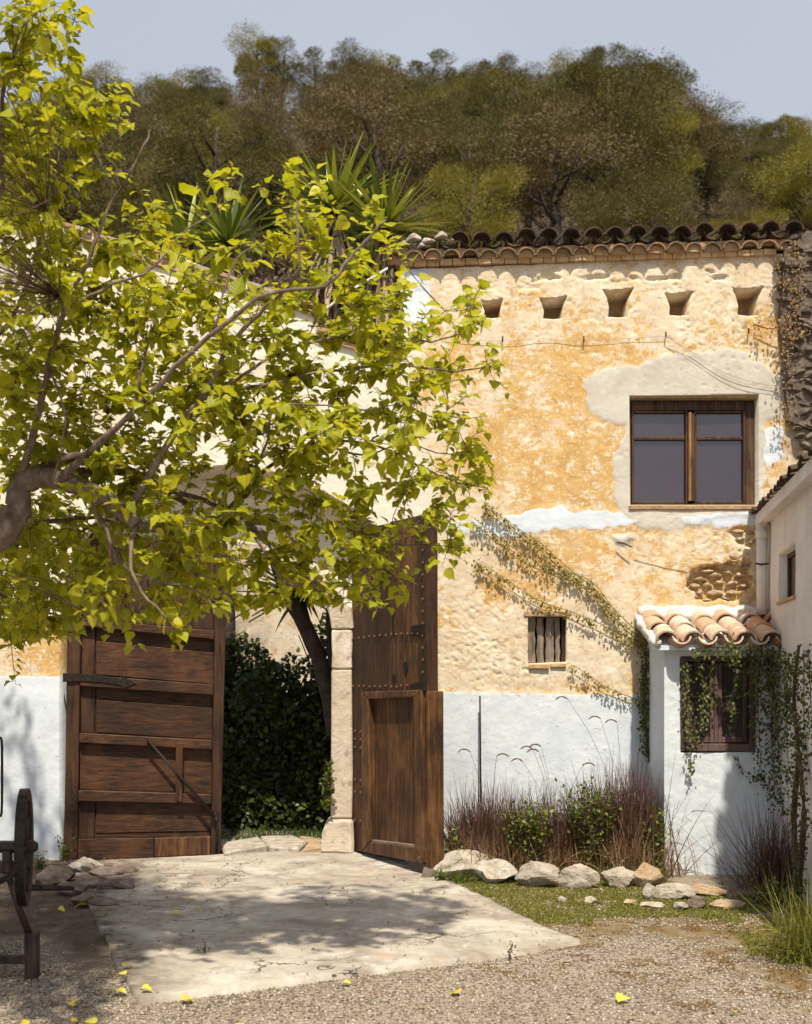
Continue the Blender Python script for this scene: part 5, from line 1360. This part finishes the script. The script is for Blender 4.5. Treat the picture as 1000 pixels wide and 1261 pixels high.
# ------------------------------------------------------------------ pines and scrub on the hill
def pine_meshes(seed, mat, shape):
    r = np.random.default_rng(seed); rr = random.Random(seed)
    # unit height tree
    ncl = 20 if shape != 2 else 12; cl = []
    V, F = [], []
    lean = rr.uniform(-.08,.08)
    top = np.array([lean, 0, .93])
    trunk = [np.array([0,0,-.05]), np.array([lean*.2+rr.uniform(-.02,.02), 0, .25]), np.array([lean*.5+rr.uniform(-.03,.03), 0, .55]), np.array([lean*.8,0,.78]), top]
    tube(trunk, [.026,.022,.016,.010,.004], 6, V, F)
    for i in range(ncl):
        t = (i+.6)/ncl
        if shape == 0: z = .34+.6*t; rad = .30*math.sin(math.pi*min(1, (1-t)*.8+.22))   # bushy
        elif shape == 1: z = .48+.46*t; rad = .34*(1-.45*t)                             # umbrella
        else: z = .52+.42*t; rad = .26*(1-.4*t)                                         # airy
        a = i*2.4+rr.uniform(-.5,.5); q = rad*rr.uniform(.35,1)
        c = np.array([lean*z+math.cos(a)*q, math.sin(a)*q, z+rr.uniform(-.03,.03)])
        s_ = rr.uniform(.07,.165)*(1 if shape != 2 else .85)
        cl.append((c, s_))
        zb = max(.2, z-.14); tube([np.array([lean*zb,0,zb]), (c+np.array([lean*zb,0,zb]))/2+np.array([0,0,-.02]), c], [.009,.006,.003], 4, V, F)
    n_ = 1900 if shape != 2 else 1250; T = []; Z = []
    for c, s_ in cl:
        v = r.normal(size=(n_,3)); v /= np.linalg.norm(v, axis=1, keepdims=True)
        # lumpy surface so that gaps open between sprays
        bump = .35+1.25*fbm(v[:,0]*2.6+c[0]*9+5, v[:,1]*2.6+v[:,2]*2.6+c[2]*7+9, seed+3, 3)
        rad_ = (r.random(n_)**.36)*bump
        T.append(c+v*rad_[:,None]*s_*np.array([1.1,1.1,.7])); Z.append(v*.8+np.array([0,0,.5]))
    T = np.concatenate(T); Z = np.concatenate(Z)
    q_ = np.array([(-.5,0,0),(.5,0,.1),(.35,1,0),(-.3,.85,.15)]); qf = np.array([(0,1,2,3)])
    M = rot_from(r.normal(size=Z.shape), Z)
    M = np.stack([M[:,:,2], M[:,:,0], M[:,:,1]], 2)*(r.uniform(.0042,.009,len(T)))[:,None,None]
    M = M*np.array([.55,1.5,1.])[None,None,:]
    VV, FF = inst_mesh(q_, qf, M, T)
    tm = mesh('trunk', [tuple(v) for v in V], F, True); tm.materials.append(PBARK)
    cm = mesh('crown', VV, FF); cm.materials.append(mat)
    at_ = cm.attributes.new('lr', 'FLOAT', 'POINT')
    at_.data.foreach_set('value', np.repeat(np.clip(r.normal(.45,.22,len(T)),0,1), 4).astype(np.float32))
    return tm, cm
kinds = [pine_meshes(100+i, (PINEM, PINEG, PINEM, PINEG, PINEM, PINEN, PINEM, PINEM, PINEN)[i], i % 3) for i in range(9)]
def put_tree(name, x, y, h, k, label, group, wd=1.0):
    tm, cm = kinds[k]; z = float(hill_z(np.array(x), np.array(y)))-.2
    o = root(name, label, 'tree', (x, y, z), group); o.rotation_euler = (0, 0, rnd.uniform(0, 6.28)); o.scale = (h*wd, h*wd, h)
    for nm, me in (('trunk', tm), ('crown', cm)):
        c = bpy.data.objects.new(nm, me); col.objects.link(c); c.parent = o
    return o
named = [(316,44,78,1,1.15,'tall airy pine rising highest on the left ridge'),(345,56,70,2,1.1,'slim airy pine just right of the tallest left ridge pine'),(90,98,50,1,1.3,'small flat crowned pine at the left end of the ridge'),
 (132,92,60,1,1.4,'flat crowned pine on the ridge above the mulberry tip'),(215,97,50,1,1.5,'low flat pine in the gap of the left ridge'),(262,101,46,4,1.4,'small round pine left of the tall airy ridge pine'),
 (385,72,70,0,1.1,'bushy pine right of the two tall airy pines'),(440,62,75,4,1.1,'umbrella pine on the ridge above the yuccas'),(478,72,70,3,1.1,'rounded pine on the middle ridge, right of the umbrella pine'),
 (528,74,90,0,1.2,'broad bushy pine at the centre of the ridge'),(575,88,70,6,1.2,'lower bushy pine right of the ridge centre'),(612,78,80,4,1.1,'umbrella pine left of the dip in the ridge'),
 (652,92,70,7,1.1,'small pine in the dip of the ridge'),(702,76,110,1,1.2,'big pine forming the left shoulder of the highest clump'),(738,60,140,0,1.1,'largest pine, top of the highest clump'),
 (775,74,120,6,1.1,'big pine on the right shoulder of the highest clump'),(812,100,90,3,1.1,'dark pine below the leaning airy pine'),(832,78,100,2,1.2,'airy leaning pine at the right end of the highest clump'),
 (884,150,80,4,1.1,'small pine alone in the saddle of the ridge'),(925,152,95,0,1.2,'dark pine on the right ridge, left one of the last group'),(962,152,100,1,1.3,'broad dark pine on the right ridge'),(1000,155,100,3,1.3,'dark pine cut by the right edge of the photo')]
for px, ty, hp, k, wd, lb in named:
    Y = 118.0 if px < 680 or px > 860 else 104.0
    if px > 860: Y = 100.
    x = (px-500)/FOC*Y; zt = EYE+(HOR-ty)/FOC*Y; zg = float(hill_z(np.array(x), np.array(Y)))-.2
    h = max(3.6, (zt-zg)/.97); put_tree('pine_tree', x, Y, h, k, lb, 'pines along the ridge', wd*min(1.3, max(.75, 7.5/h)))
kl = ['bushy olive pine', 'umbrella shaped pine', 'thin airy pine']
def where(x, Y):
    px = 500+FOC*x/Y
    a = 'low' if Y < 68 else 'halfway up' if Y < 95 else 'high'
    for lim, nm in ((200,'the mulberry top'),(360,'the sloping coping'),(500,'the yuccas'),(640,'the leftmost square hole'),(720,'the second square hole'),(800,'the third square hole'),(880,'the upper window'),(2000,'the mossy stone corner')):
        if px < lim: return a+' on the slope above '+nm
cnt = 0; tries = 0; placed = []
while cnt < 185 and tries < 20000:
    tries += 1
    Y = rnd.uniform(46, 122); x = rnd.uniform(-.42, .42)*Y
    if any((x-a)**2+(Y-b)**2 < (2.6+.022*Y)**2 for a, b in placed): continue
    if vn(np.array(x*.09+7), np.array(Y*.09), 77) < .30: continue
    placed.append((x, Y)); k = rnd.randrange(9)
    lb = kl[k % 3]+' '+where(x, Y)
    hh = rnd.uniform(4.2, 7.6) if rnd.random() < .75 else rnd.uniform(8.0, 10.5)
    # heights follow the canopy line of the wood
    lim = np.interp(500+FOC*x/Y, [0,60,130,262,300,340,385,440,528,612,652,702,738,832,850,870,1000], [122,118,106,112,86,86,88,82,88,92,106,92,76,92,118,166,170])
    room = EYE+(HOR-lim)/FOC*Y-float(hill_z(np.array(x), np.array(Y)))
    if room < 3.2: continue
    hh = min(hh, room)
    put_tree('pine_tree', x, Y, hh, k, lb, lb.replace('pine', 'pines', 1), rnd.uniform(1.0,1.35)); cnt += 1
# scrub between the trees
N = 170000
Y = rng.uniform(42, 124, N); X = rng.uniform(-.46,.46,N)*Y
cl_ = fbm(X*.35, Y*.35, 91, 4); k_ = cl_ > .42; X, Y, cl_ = X[k_], Y[k_], cl_[k_]
Zs = hill_z(X, Y)+rng.random(len(X))**1.3*(cl_-.38)*9
T = np.stack([X, Y, Zs], -1)
Mx = rot_from(rng.normal(size=T.shape))*rng.uniform(.07,.22,len(T))[:,None,None]
V, F = inst_mesh(np.array([(-.3,0,0),(.3,0,.1),(.2,1,0),(-.15,.8,.15)]), np.array([(0,1,2,3)]), Mx, T)
tag(obj('hillside_scrub', V, F, PINEB, attrs={'lr': np.repeat(np.clip(rng.normal(.45,.25,len(T)),0,1), 4)}), 'dry brown scrub covering the slope between the pines', 'scrub', kind='stuff')
for i, (px, py, Y, s_) in enumerate([(580,278,56,.9),(660,225,80,1.3),(690,240,76,1.0),(830,230,82,1.5),(835,250,76,1.0),(610,225,88,.8),(740,250,72,.8)]):
    p = P(px, py, Y); p[2] = float(hill_z(np.array(p[0]), np.array(p[1])))+.6
    me = rock_mesh('outcrop', s_*1.6, s_, s_*1.1, 500+i, 3, .3); me.materials.append(GREYRUB if i != 0 else LIMESTONE)
    o = bpy.data.objects.new('rock_outcrop', me); col.objects.link(o); o.location = p
    tag(o, 'pale rock outcrop on the slope, '+['white, above the left end of the tiled roof','above the third square hole','just right of the one above the third hole','above the upper window','lower one above the upper window','highest one, over the second square hole','low one between the third and fourth holes'][i], 'rock', 'rock outcrops on the slope')

# ------------------------------------------------------------------ old cart at the left edge
ct = root('old_cart', 'dark old wooden farm cart cut by the left edge, one spoked wheel edge on', 'cart', G(10,1200))
CY = 6.15
wc = P(30,1043,CY+.1)
hubx = wc[0]; R = .305
wh = root('tmp', '', '', wc); 
bpy.data.objects.remove(wh)
def wheel(c, R, yaw):
    ax = Vector((math.cos(yaw), math.sin(yaw), 0)); sx = Vector((-math.sin(yaw), math.cos(yaw), 0)); C = Vector(c)
    V, F = [], []; n = 32
    for i in range(n):
        a = 2*math.pi*i/n
        for rr, tt in ((R,-.024),(R,.024),(R-.05,.02),(R-.05,-.02)):
            V.append(C+sx*math.cos(a)*rr+Vector((0,0,1))*math.sin(a)*rr+ax*tt)
    for i in range(n):
        j = (i+1) % n
        for k in range(4): F.append((i*4+k, i*4+(k+1)%4, j*4+(k+1)%4, j*4+k))
    w_ = obj('wheel', [tuple(v) for v in V], F, WOOD_CART, ct)
    V, F = [], []
    for i in range(n):
        a = 2*math.pi*i/n
        for rr, tt in ((R+.008,-.022),(R+.008,.022),(R+.001,.022),(R+.001,-.022)): V.append(C+sx*math.cos(a)*rr+Vector((0,0,1))*math.sin(a)*rr+ax*tt)
    for i in range(n):
        j = (i+1) % n
        for k in range(4): F.append((i*4+k, i*4+(k+1)%4, j*4+(k+1)%4, j*4+k))
    obj('tyre', [tuple(v) for v in V], F, IRON, w_)
    for i in range(10):
        a = 2*math.pi*i/10; d = sx*math.cos(a)+Vector((0,0,1))*math.sin(a)
        tube_obj('spoke', [C+d*.03, C+d*(R-.045)], [.016,.012], WOOD_CART, w_, 6)
    tube_obj('hub', [C-ax*.08, C-ax*.045, C+ax*.045, C+ax*.07], [.022,.036,.036,.02], WOOD_CART, w_, 12)
wheel(wc, R, math.radians(13))
wheel(wc+np.array([-1.15,-.2,0]), R, math.radians(13))
tube_obj('axle', [wc, wc+np.array([-1.15,-.2,0])], .028, WOOD_CART, ct, 8)
def cbox(name, p, q, Y, d, m=WOOD_CART, bw=.006):
    a = P(p[0], p[1], Y); b = P(q[0], q[1], Y)
    return box(name, min(a[0],b[0]), max(a[0],b[0]), Y-d/2, Y+d/2, min(a[2],b[2]), max(a[2],b[2]), m, ct, bw)
cbox('crossbeam', (-160,1036), (24,1046), CY, .07)
cbox('side_rail', (-160,1062), (15,1074), CY-.02, .09)
cbox('upright', (4,1046), (14,1076), CY, .05); cbox('upright', (-60,1046), (-50,1076), CY, .05)
cbox('bed_board', (-160,1076), (12,1084), CY+.25, .5)
cbox('foot_post', (32,1148), (47,1212), CY, .07)
cbox('foot_post', (-150,1148), (-135,1212), CY, .07)
cbox('lower_rail', (-160,1176), (33,1186), CY, .05)
tube_obj('brace', [P(12,1082,CY), P(22,1115,CY), P(36,1150,CY)], [.018,.018,.02], WOOD_CART, ct, 7)
tube_obj('brace', [P(-5,1084,CY), P(-8,1140,CY), P(-10,1212,CY)], [.02,.018,.02], WOOD_CART, ct, 7)
tube_obj('drag_pole', [P(36,1093,CY+.35), P(90,1094,CY+.6)], [.02,.014], WOOD_CART, ct, 7)
tube_obj('iron_handle', smooth_path([P(-2,1003,CY), P(2,1001,CY), P(2.5,950,CY), P(2,912,CY), P(-3,909,CY), P(-12,912,CY), P(-12,1000,CY), P(-14,1040,CY)], 3), .007, IRON, ct, 6)
tube_obj('iron_stay', [P(-12,1040,CY), P(-2,1002,CY)], .007, IRON, ct, 6)

# ------------------------------------------------------------------ mulberry tree
mt = root('mulberry_tree', 'large mulberry tree with bright yellow-green leaves reaching in from the left', 'tree', (-4.1, 5.9, 0))
tr = [  # limbs, mostly traced: (pixel x, pixel y, distance), radius start, radius end
 ([(-560,1000,5.9),(-520,860,5.9),(-400,760,5.8),(-250,700,5.7),(-120,680,5.6),(-20,668,5.5),(18,636,5.5),(22,604,5.5),(40,588,5.5),(70,590,5.5),(105,602,5.5),(140,622,5.5),(168,645,5.5)], .115, .034),
 ([(22,604,5.5),(50,578,5.6),(85,564,5.7),(120,562,5.75),(160,578,5.8),(200,600,5.85),(250,616,5.9),(300,640,5.9),(345,690,5.9)], .034, .007),
 ([(30,598,5.55),(80,583,5.8),(130,580,5.9),(180,590,6.0),(235,625,6.0)], .03, .016),
 ([(152,642,5.5),(175,600,5.5),(212,538,5.45),(245,495,5.4),(275,440,5.4),(310,395,5.35),(345,362,5.3),(368,330,5.2),(366,280,5.2),(366,245,5.2)], .022, .004),
 ([(75,590,5.45),(120,548,5.3),(165,505,5.2),(215,455,5.1),(265,408,5.0),(330,362,4.9),(400,352,4.9),(430,320,4.9),(455,290,4.9),(475,270,4.9)], .018, .004),
 ([(245,495,5.4),(290,468,5.5),(335,440,5.6),(385,420,5.7),(440,415,5.8),(490,420,5.9),(545,418,5.9),(585,400,6.0)], .011, .003),
 ([(212,538,5.45),(270,490,5.6),(340,470,5.7),(420,455,5.8),(500,450,5.9),(560,458,6.0),(600,450,6.0)], .012, .003),
 ([(168,645,5.5),(215,655,5.6),(262,640,5.7),(300,610,5.8),(340,568,5.9),(395,545,6.0),(450,545,6.1),(500,565,6.1),(550,590,6.2),(600,600,6.2)], .018, .003),
 ([(395,545,6.0),(450,562,6.0),(500,545,6.1),(550,560,6.1),(590,548,6.2)], .007, .002),
 ([(262,640,5.7),(310,650,5.8),(355,680,5.8),(400,650,5.9),(440,655,5.9),(480,668,6.0),(520,672,6.0)], .011, .003),
 ([(310,650,5.8),(350,715,5.7),(390,718,5.7),(430,720,5.7),(455,738,5.7)], .009, .003),
 ([(168,645,5.5),(160,690,5.4),(175,730,5.3),(205,760,5.3)], .014, .004),
 ([(105,602,5.5),(130,650,5.5),(155,700,5.5),(190,715,5.5),(250,730,5.5),(265,760,5.5)], .012, .003),
 ([(-20,668,5.5),(30,650,5.8),(80,640,6.0),(130,640,6.2),(180,665,6.3)], .02, .006),
 ([(-60,672,5.6),(-20,720,6.2),(30,745,6.6),(80,760,6.8)], .02, .004),
 ([(-60,672,5.6),(-30,600,6.0),(10,640,6.6),(50,690,7.0),(70,770,7.0)], .02, .004),
 ([(22,604,5.5),(45,520,5.4),(60,450,5.3),(80,380,5.2),(108,320,5.1),(135,255,5.1),(165,205,5.0),(185,160,5.0)], .022, .003),
 ([(-120,680,5.6),(-80,560,5.5),(-40,440,5.4),(-15,330,5.4),(2,200,5.4),(6,100,5.4),(28,30,5.4)], .04, .004),
 ([(-40,440,5.4),(10,400,5.6),(40,330,5.7),(60,250,5.8),(75,180,5.9)], .016, .003),
 ([(60,450,5.3),(80,520,5.2),(64,600,5.3)], .007, .003),
 ([(80,380,5.2),(140,350,5.3),(190,330,5.4),(220,290,5.5),(262,262,5.5)], .009, .003),
 ([(-250,700,5.7),(-220,480,5.4),(-180,250,5.2),(-150,50,5.0),(-120,-150,4.9)], .07, .01),
 ([(-180,250,5.2),(-80,100,5.2),(-20,-60,5.2),(60,-140,5.3)], .03, .005),
 ([(165,505,5.2),(180,430,5.2),(200,370,5.3),(215,330,5.3)], .007, .002),
 ([(265,408,5.0),(280,350,5.0),(300,310,5.1),(330,300,5.1)], .007, .002),
 ([(-60,672,5.6),(-70,600,6.6),(-50,540,7.6),(-20,500,8.4)], .03, .008),  # unseen limb added to carry leaves that dapple the left wall
 ([(-60,672,5.6),(-30,740,6.3),(10,770,6.9),(50,775,7.2)], .016, .004),
 ([(300,610,5.8),(330,540,5.5),(340,500,5.4),(400,500,5.5),(455,505,5.6),(510,490,5.8)], .009, .002),
]
skV, skF = [], []; nodes = []; nrad = []; twV, twF = [], []
for pts, r0, r1 in tr:
    w_ = [P(*p) for p in pts]; sp = smooth_path(w_, 4); m_ = len(sp)
    sp = [p+np.array([rnd.uniform(-1,1), rnd.uniform(-1,1), rnd.uniform(-1,1)])*.006 for p in sp]
    rad = [r0+(r1-r0)*(i/(m_-1))**.7 for i in range(m_)]
    tube(sp, rad, 9 if r0 > .015 else 6, skV, skF, .07)
    for i, p in enumerate(sp):
        if p[2] > 1.0: nodes.append(p); nrad.append(rad[i])
# trunk down to the ground
base = P(-560,1000,5.9); tube([(base[0]-.1, base[1], -.1), (base[0]-.05, base[1], .3), tuple(base)], [.19,.14,.117], 12, skV, skF, .06)
obj('trunk', [tuple(v) for v in skV], skF, BARK, mt, smooth=True)

grid = ["9600000000000","9500000000000","9431000000000","9644000000000","8532110200000","8643111422000","7665433452000","7777666555330",
        "8777888777540","8888888876521","8888888776430","8777777655461","7778877765451","8888888776310","9888865675000","6344310000000","1000000000000"]
def crown_depth(px, py):
    # the crown is a broad dome: nearest in the middle of its upper side, deeper to the left and below
    a = 5.72+.0007*max(0, px-250)+.0004*max(0, py-450)
    return a
targets = []
cells = []
for j, row in enumerate(grid):
    for i, ch in enumerate(row):
        cells.append((i*50, j*50, int(ch)**1.25))
tot = sum(c[2] for c in cells)
NT_ = 1400
for k in range(NT_):
    r_ = rnd.random()*tot
    for cx, cy, w_ in cells:
        r_ -= w_
        if r_ <= 0: break
    px, py = cx+rnd.random()*50, cy+rnd.random()*50
    d = crown_depth(px, py)+rnd.gauss(0,.27)
    if px < 95 and py > 600: d = rnd.uniform(5.6, 7.4)
    if px < 80 and py < 420: d = rnd.uniform(4.7, 6.4)
    d = min(max(d, 4.2), 7.4)
    targets.append((P(px, py, d), True))
for k in range(420):     # the part of the crown left of and above the frame
    px = rnd.uniform(-650, -10); py = rnd.uniform(-350, 720) if px < -60 else rnd.uniform(-300, 500)
    targets.append((P(px, py, rnd.uniform(4.2, 6.8)), False))
for k in range(130):
    targets.append((P(rnd.uniform(-300, 30), rnd.uniform(-420, -15), rnd.uniform(4.4, 6.6)), False))
for k in range(130):
    targets.append((P(rnd.uniform(-60, 95), rnd.uniform(630, 790), rnd.uniform(6.1, 7.5)), True))
for k in range(60):  # leaves added deep at the left to dapple the wall with shade
    targets.append((P(rnd.uniform(-130, 40), rnd.uniform(380, 620), rnd.uniform(7.2, 8.6)), True))
for k in range(420):  # unseen near leaves added to shade the ground at lower left
    targets.append((P(rnd.uniform(-420, -30), rnd.uniform(-350, 420), rnd.uniform(3.3, 5.0)), False))
NA = np.array(nodes)
targets.sort(key=lambda t: float(np.min(((NA-t[0])**2).sum(1))))
NL = [tuple(p) for p in nodes]; NARR = np.zeros((len(NL)+6000, 3)); NARR[:len(NL)] = NL; nn = len(NL); RR = list(nrad)
lp, ld_, lvis = [], [], []
for tgt, vis in targets:
    dd = ((NARR[:nn]-tgt)**2).sum(1); k = int(np.argmin(dd)); s0 = NARR[k].copy(); L = math.sqrt(dd[k])
    if L < .03 or L > (1.5 if not vis else .95): continue
    if L > .6 and 500+FOC*tgt[0]/tgt[1] > -60 and HOR-(tgt[2]-EYE)*FOC/tgt[1] < 200: continue
    mid = (s0+tgt)/2+np.array([rnd.gauss(0,.12), rnd.gauss(0,.12), rnd.gauss(.06,.08)])*L
    pts = smooth_path([s0, mid, tgt], 3); r0 = min(.0065, max(.0022, RR[k]*.6)) if L > .3 else .0028
    tube(pts, [r0+(.0012-r0)*i/(len(pts)-1) for i in range(len(pts))], 4, twV, twF)
    for i, p in enumerate(pts[1:], 1):
        if nn < len(NARR): NARR[nn] = p; nn += 1; RR.append(max(.002, r0*(1-i/7)))
    dirn = pts[-1]-pts[-2]; dirn /= np.linalg.norm(dirn)+1e-9
    n_ = rnd.choice([7,8,9,11,12]) if vis else rnd.choice([7,8,9])
    for i in range(n_):
        t = 1-(i/n_)*min(1, .30/max(L,.01)); t = max(.1, t); kk = t*(len(pts)-1); a = min(len(pts)-2, int(kk)); f = kk-a
        p = pts[a]*(1-f)+pts[a+1]*f
        sd = np.array([rnd.gauss(0,1), rnd.gauss(0,1), rnd.gauss(0,.25)]); sd -= dirn*(sd@dirn)*.5; sd /= np.linalg.norm(sd)+1e-9
        od = sd*.9+dirn*.5+np.array([0,0,-.05]); od /= np.linalg.norm(od)
        pet = rnd.uniform(.012,.035)
        q = p+od*pet; q[2] += .01
        tube([p, q], [.0011,.0009], 3, twV, twF)
        lp.append(q); ld_.append(od+np.array([0,0,-.45*rnd.random()])); lvis.append(vis)
obj('twigs', [tuple(v) for v in twV], twF, TWIG, mt, kind='stuff')

def mulb_leaf(seed):
    r = random.Random(seed)
    rows = [(0,.0),(.05,.24),(.20,.42),(.38,.43),(.56,.34),(.74,.19),(.89,.06),(1.0,.0)]
    fold = r.uniform(.2,.5); curl = r.uniform(-.10,.5); tw = r.uniform(-.25,.25); V, UV = [], []
    for i, (t, w_) in enumerate(rows):
        w_ *= 1+r.uniform(-.14,.14); back = -.09 if i == 1 else 0
        wave = .05*math.sin(t*9+r.random()*6)
        for s_ in (-1, 0, 1):
            V.append((s_*w_, t+back*abs(s_)+.03*((i % 2)*2-1)*abs(s_), abs(s_)*w_*fold-curl*t*t*.5+wave*s_+tw*s_*w_*t*.8)); UV.append((s_*w_, t))
    F = [(i*3+j, i*3+j+1, i*3+j+4, i*3+j+3) for i in range(len(rows)-1) for j in range(2)]
    return np.array(V), np.array(F), np.array(UV)
LV = [mulb_leaf(s_) for s_ in range(8)]
lp = np.array(lp); ld_ = np.array(ld_); lvis = np.array(lvis); n_ = len(lp)
up = np.array([.10,-.30,1.0])+rng.normal(0,.34,(n_,3))
y_ = ld_/np.linalg.norm(ld_, axis=1, keepdims=True)
z_ = up-(up*y_).sum(1, keepdims=True)*y_; z_ /= np.linalg.norm(z_, axis=1, keepdims=True)+1e-9
x_ = np.cross(y_, z_)
sz = np.exp(rng.normal(math.log(.050), .30, n_)).clip(.022,.12)
MM = np.stack([x_, y_, z_], 2)*sz[:,None,None]
depth = lp[:,1]; sx_ = 500+FOC*lp[:,0]/depth; sy_ = HOR-(lp[:,2]-EYE)*FOC/depth
facing = np.abs((z_*(lp-np.array([0,0,EYE]))/np.linalg.norm(lp-np.array([0,0,EYE]), axis=1, keepdims=True)).sum(1))
score = sz/depth*np.sqrt(facing)*((sx_ > 5) & (sx_ < 660) & (sy_ > 0) & (sy_ < 900))*(1-.08*(depth-4.5))
order = np.argsort(-score); big = set(order[:300].tolist()); lr_all = np.clip(rng.normal(.5,.28,n_), 0, 1)
lmesh = []
for vi, (V, F, UV) in enumerate(LV):
    for q, val in enumerate((.15,.5,.85)):
        me = mesh('leaf', V, F, True); set_uv(me, UV); me.materials.append(MULB)
        a_ = me.attributes.new('lr', 'FLOAT', 'POINT'); a_.data.foreach_set('value', np.full(len(V), val, np.float32)); lmesh.append(me)
rl_ = wl_of(mt)
for i in order[:300]:
    me = lmesh[rnd.randrange(len(lmesh))]; o = bpy.data.objects.new('leaf', me); col.objects.link(o); o.parent = mt
    M = Matrix.Identity(4)
    for a in range(3):
        for b in range(3): M[a][b] = MM[i,a,b]
        M[a][3] = lp[i,a]-rl_[a]
    o.matrix_local = M
rest = np.array([i for i in range(n_) if i not in big]); va = rng.integers(0, 8, len(rest))
VV, FF, UU, AA = [], [], [], []; off = 0
for v in range(8):
    sel = rest[va == v]; V, F = inst_mesh(LV[v][0], LV[v][1], MM[sel], lp[sel])
    VV.append(V); FF.append(F+off); off += len(V); UU.append(np.tile(LV[v][2], (len(sel),1))); AA.append(np.repeat(lr_all[sel], len(LV[v][0])))
obj('foliage', np.concatenate(VV), np.concatenate(FF), MULB, mt, smooth=True, kind='stuff', attrs={'lr': np.concatenate(AA)}, uv=np.concatenate(UU))
print('mulberry leaves', n_)

# dry litter on the soil and the slab
N_ = 2600
q = np.stack([rng.uniform(-3.2, 2.6, N_), rng.uniform(5.2, 9.9, N_)], -1)
wt = fbm(q[:,0]*3+4, q[:,1]*3, 66, 4)+.18*(q[:,0] < -1.2); q = q[wt > .56]
ins_ = sdf(q[:,0], q[:,1], AP)[0] < 0
T_ = np.concatenate([q, (np.where(ins_, .036, .008)+ground_z(q[:,0], q[:,1])*.3)[:,None]], 1)
V, F, lr = leaves(T_, .022, np.array([0,0,3.])); tag(obj('leaf_litter', V, F, DRYG, attrs={'lr': lr*.7}), 'small dry brown leaf litter on the paving and gravel', 'litter', kind='stuff')
# fallen leaves
fm = []
for q in range(4):
    V, F, UV = LV[q]; me = mesh('fallen_leaf', V, F, True); set_uv(me, UV); me.materials.append(FALL)
    a_ = me.attributes.new('lr', 'FLOAT', 'POINT'); a_.data.foreach_set('value', np.full(len(V), q/3, np.float32)); fm.append(me)
for px, py, s_, lb in [(106,1113,.10,'yellow leaf on the dark soil beside the boulder'),(153,1194,.07,'upper of two small yellow leaves at the left edge of the concrete'),(155,1204,.07,'lower of two small yellow leaves at the left edge of the concrete'),
    (140,1218,.10,'yellow leaf just outside the lower left corner of the concrete'),(88,1232,.09,'yellow leaf alone on the gravel left of the concrete corner'),(175,1222,.07,'tiny yellow leaf on the corner tip of the concrete'),
    (222,1127,.08,'yellow leaf lying on the shaded concrete, upper one'),(241,1122,.05,'tiny yellow leaf right of the leaf on the shaded concrete'),(224,1229,.09,'yellow leaf on the front edge of the concrete'),
    (118,1257,.09,'yellow leaf cut off by the bottom edge of the photo, left'),(298,1259,.07,'small yellow leaf at the bottom edge below the concrete'),(421,1207,.07,'small yellow leaf on the edge of the concrete in the middle'),
    (563,1221,.09,'yellow leaf on the gravel in the middle foreground'),(769,1225,.10,'bright yellow leaf on the gravel at the right with rusty tufts round it'),(905,1244,.05,'tiny yellow leaf on the gravel at the far right'),
    (72,1118,.07,'brownish leaf on the dark soil near the wheel'),(37,1258,.08,'yellow leaf in the lower left corner of the photo'),(88,1255,.05,'tiny yellow leaf between two leaves at the bottom left')]:
    p = G(px, py, .03); o = bpy.data.objects.new('fallen_leaf', fm[rnd.randrange(4)]); col.objects.link(o)
    zz = .045 if sdf(np.array([p[0]]), np.array([p[1]]), AP)[0][0] < 0 else .018
    o.location = (p[0], p[1], zz+.005); o.rotation_euler = (rnd.uniform(-.2,.2), rnd.uniform(-.3,.3), rnd.uniform(0, 6.28)); o.scale = (s_*.8, s_*.8, s_*.8)
    tag(o, lb, 'leaf', 'fallen yellow leaves')
